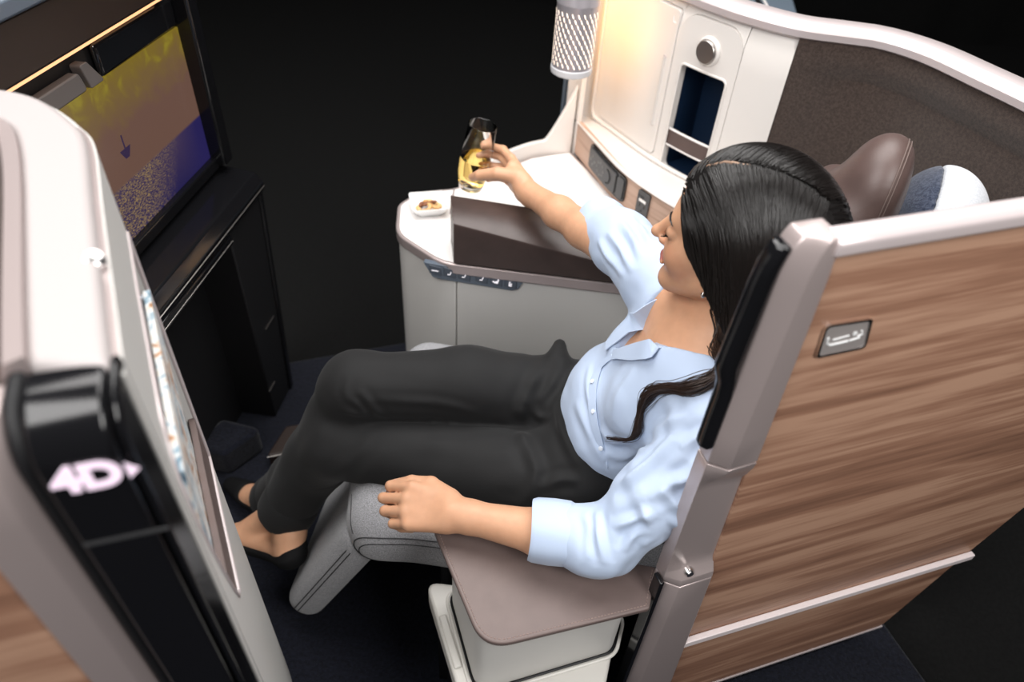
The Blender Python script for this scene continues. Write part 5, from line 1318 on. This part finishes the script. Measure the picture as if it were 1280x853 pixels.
def strands(name, paths, lens, r, mt, parent):
    cu = bpy.data.curves.new(name, 'CURVE'); cu.dimensions = '3D'; cu.bevel_depth = r; cu.bevel_resolution = 0; cu.use_fill_caps = False
    for pth, n in zip(paths, lens):
        if n < 4: continue
        sp_ = cu.splines.new('POLY'); sp_.points.add(n-1); sp_.points.foreach_set('co', np.concatenate([pth[:n], np.ones((n, 1))], 1).astype(np.float32).ravel())
        sp_.points.foreach_set('radius', np.linspace(1, .35, n).astype(np.float32))
    o_ = bpy.data.objects.new(name, cu); COL.objects.link(o_); dg = bpy.context.evaluated_depsgraph_get(); me = bpy.data.meshes.new_from_object(o_.evaluated_get(dg)); bpy.data.objects.remove(o_)
    me.materials.clear(); return finish(name, me, mt, parent, smooth=True, flat_angle=180, fix=False)
lens = np.minimum((maxl/step).astype(int)+1, ST)
hs_ = strands('hair_strands', path, lens, .00075, M_hair, hair); hs_['kind'] = 'stuff'
# pale parting line
pt = on_surface(hair_p, [HP(a, part_l+.002*math.sin(a*120), .15) for a in np.linspace(.086, .0, 14)], 10)
tube('parting', list(pt+hu*.0004), [.001]+[.0028]*10+[.002, .0014, .0005], mat('scalp', (.30, .19, .13), .6), hair, n=6)
# wavy lock falling over the breast
def onsh(px, py):
    q = ray_hit(sh_p, px, py)[None]; return q[0]+grad(sh_p, q)[0]*.008
lk = smooth_path([HP(-.05, .085, -.03), PZ(906, 385, .985), PZ(903, 415, .955), PZ(902, 438, .938), onsh(904, 463)+[0, 0, .010], onsh(890, 480), onsh(868, 489), onsh(842, 486), onsh(820, 490), onsh(807, 505), onsh(802, 522), onsh(799, 537), onsh(788, 546), onsh(758, 545)], 7)
nlk = len(lk); paths = []; ls = []
for k in range(300):
    q = rng.normal(size=3)*.5; q2 = rng.normal(size=3); m_ = int(nlk*(.55+.45*rng.random()**.5)); pth = []
    for i, p in enumerate(lk[:m_]):
        w = .014*(1-.80*(i/nlk)**.8)*(1+.3*math.sin(i*.35)); pth.append(p+q*w*1.1+q2*.0012*math.sin(i*.3+k))
    paths.append(np.array(pth)); ls.append(m_)
lo2 = strands('hair_lock', paths, ls, .0009, mat('dark_brown_hair', (.030, .016, .011), .4), hair); lo2['kind'] = 'stuff'

# ================================================================== the glass of wine
gc = G0
GB = np.array(PZ(588, 239, .70)); print('part', [tuple(np.round(q, 3)) for q in pt[::6]]); print('glass target', GB, 'hand centre', gc, 'axis', gax)
gb = gc-gax*(.085); gl_ = root('champagne_glass', 'clear stemless flute of pale golden wine held in her hand', 'glass', tuple(gb))
def glass_mat():
    m = bpy.data.materials.new('clear_glass'); m.use_nodes = True; b = m.node_tree.nodes['Principled BSDF']; b.inputs['Base Color'].default_value = (1, 1, 1, 1); b.inputs['Roughness'].default_value = 0.0; b.inputs['Transmission Weight'].default_value = 1; b.inputs['IOR'].default_value = 1.45; return m
def wine_mat():
    m = bpy.data.materials.new('white_wine'); m.use_nodes = True; b = m.node_tree.nodes['Principled BSDF']; b.inputs['Base Color'].default_value = (.90, .66, .22, 1); b.inputs['Roughness'].default_value = 0.0; b.inputs['Transmission Weight'].default_value = 1; b.inputs['IOR'].default_value = 1.33; return m
R0 = .036
po_ = [(.0001, 0), (.026, 0), (.030, .003), (.0345, .02), (.0385, .05), (.0395, .075), (.0375, .12), (.0345, .175)]
pi_ = [(.0336, .175), (.0367, .12), (.0386, .075), (.0376, .05), (.0335, .022), (.028, .012), (.0001, .010)]
lathe('glass_wall', po_+[(.0341, .1760)]+pi_, gb, gax, glass_mat(), gl_, n=56, flat_angle=180)
wp_ = [(.0001, .0101), (.028, .0122), (.0336, .0222), (.0377, .05), (.0387, .0745), (.0386, .086), (.0001, .086)]
lathe('wine', wp_, gb, gax, wine_mat(), gl_, n=56, flat_angle=50)
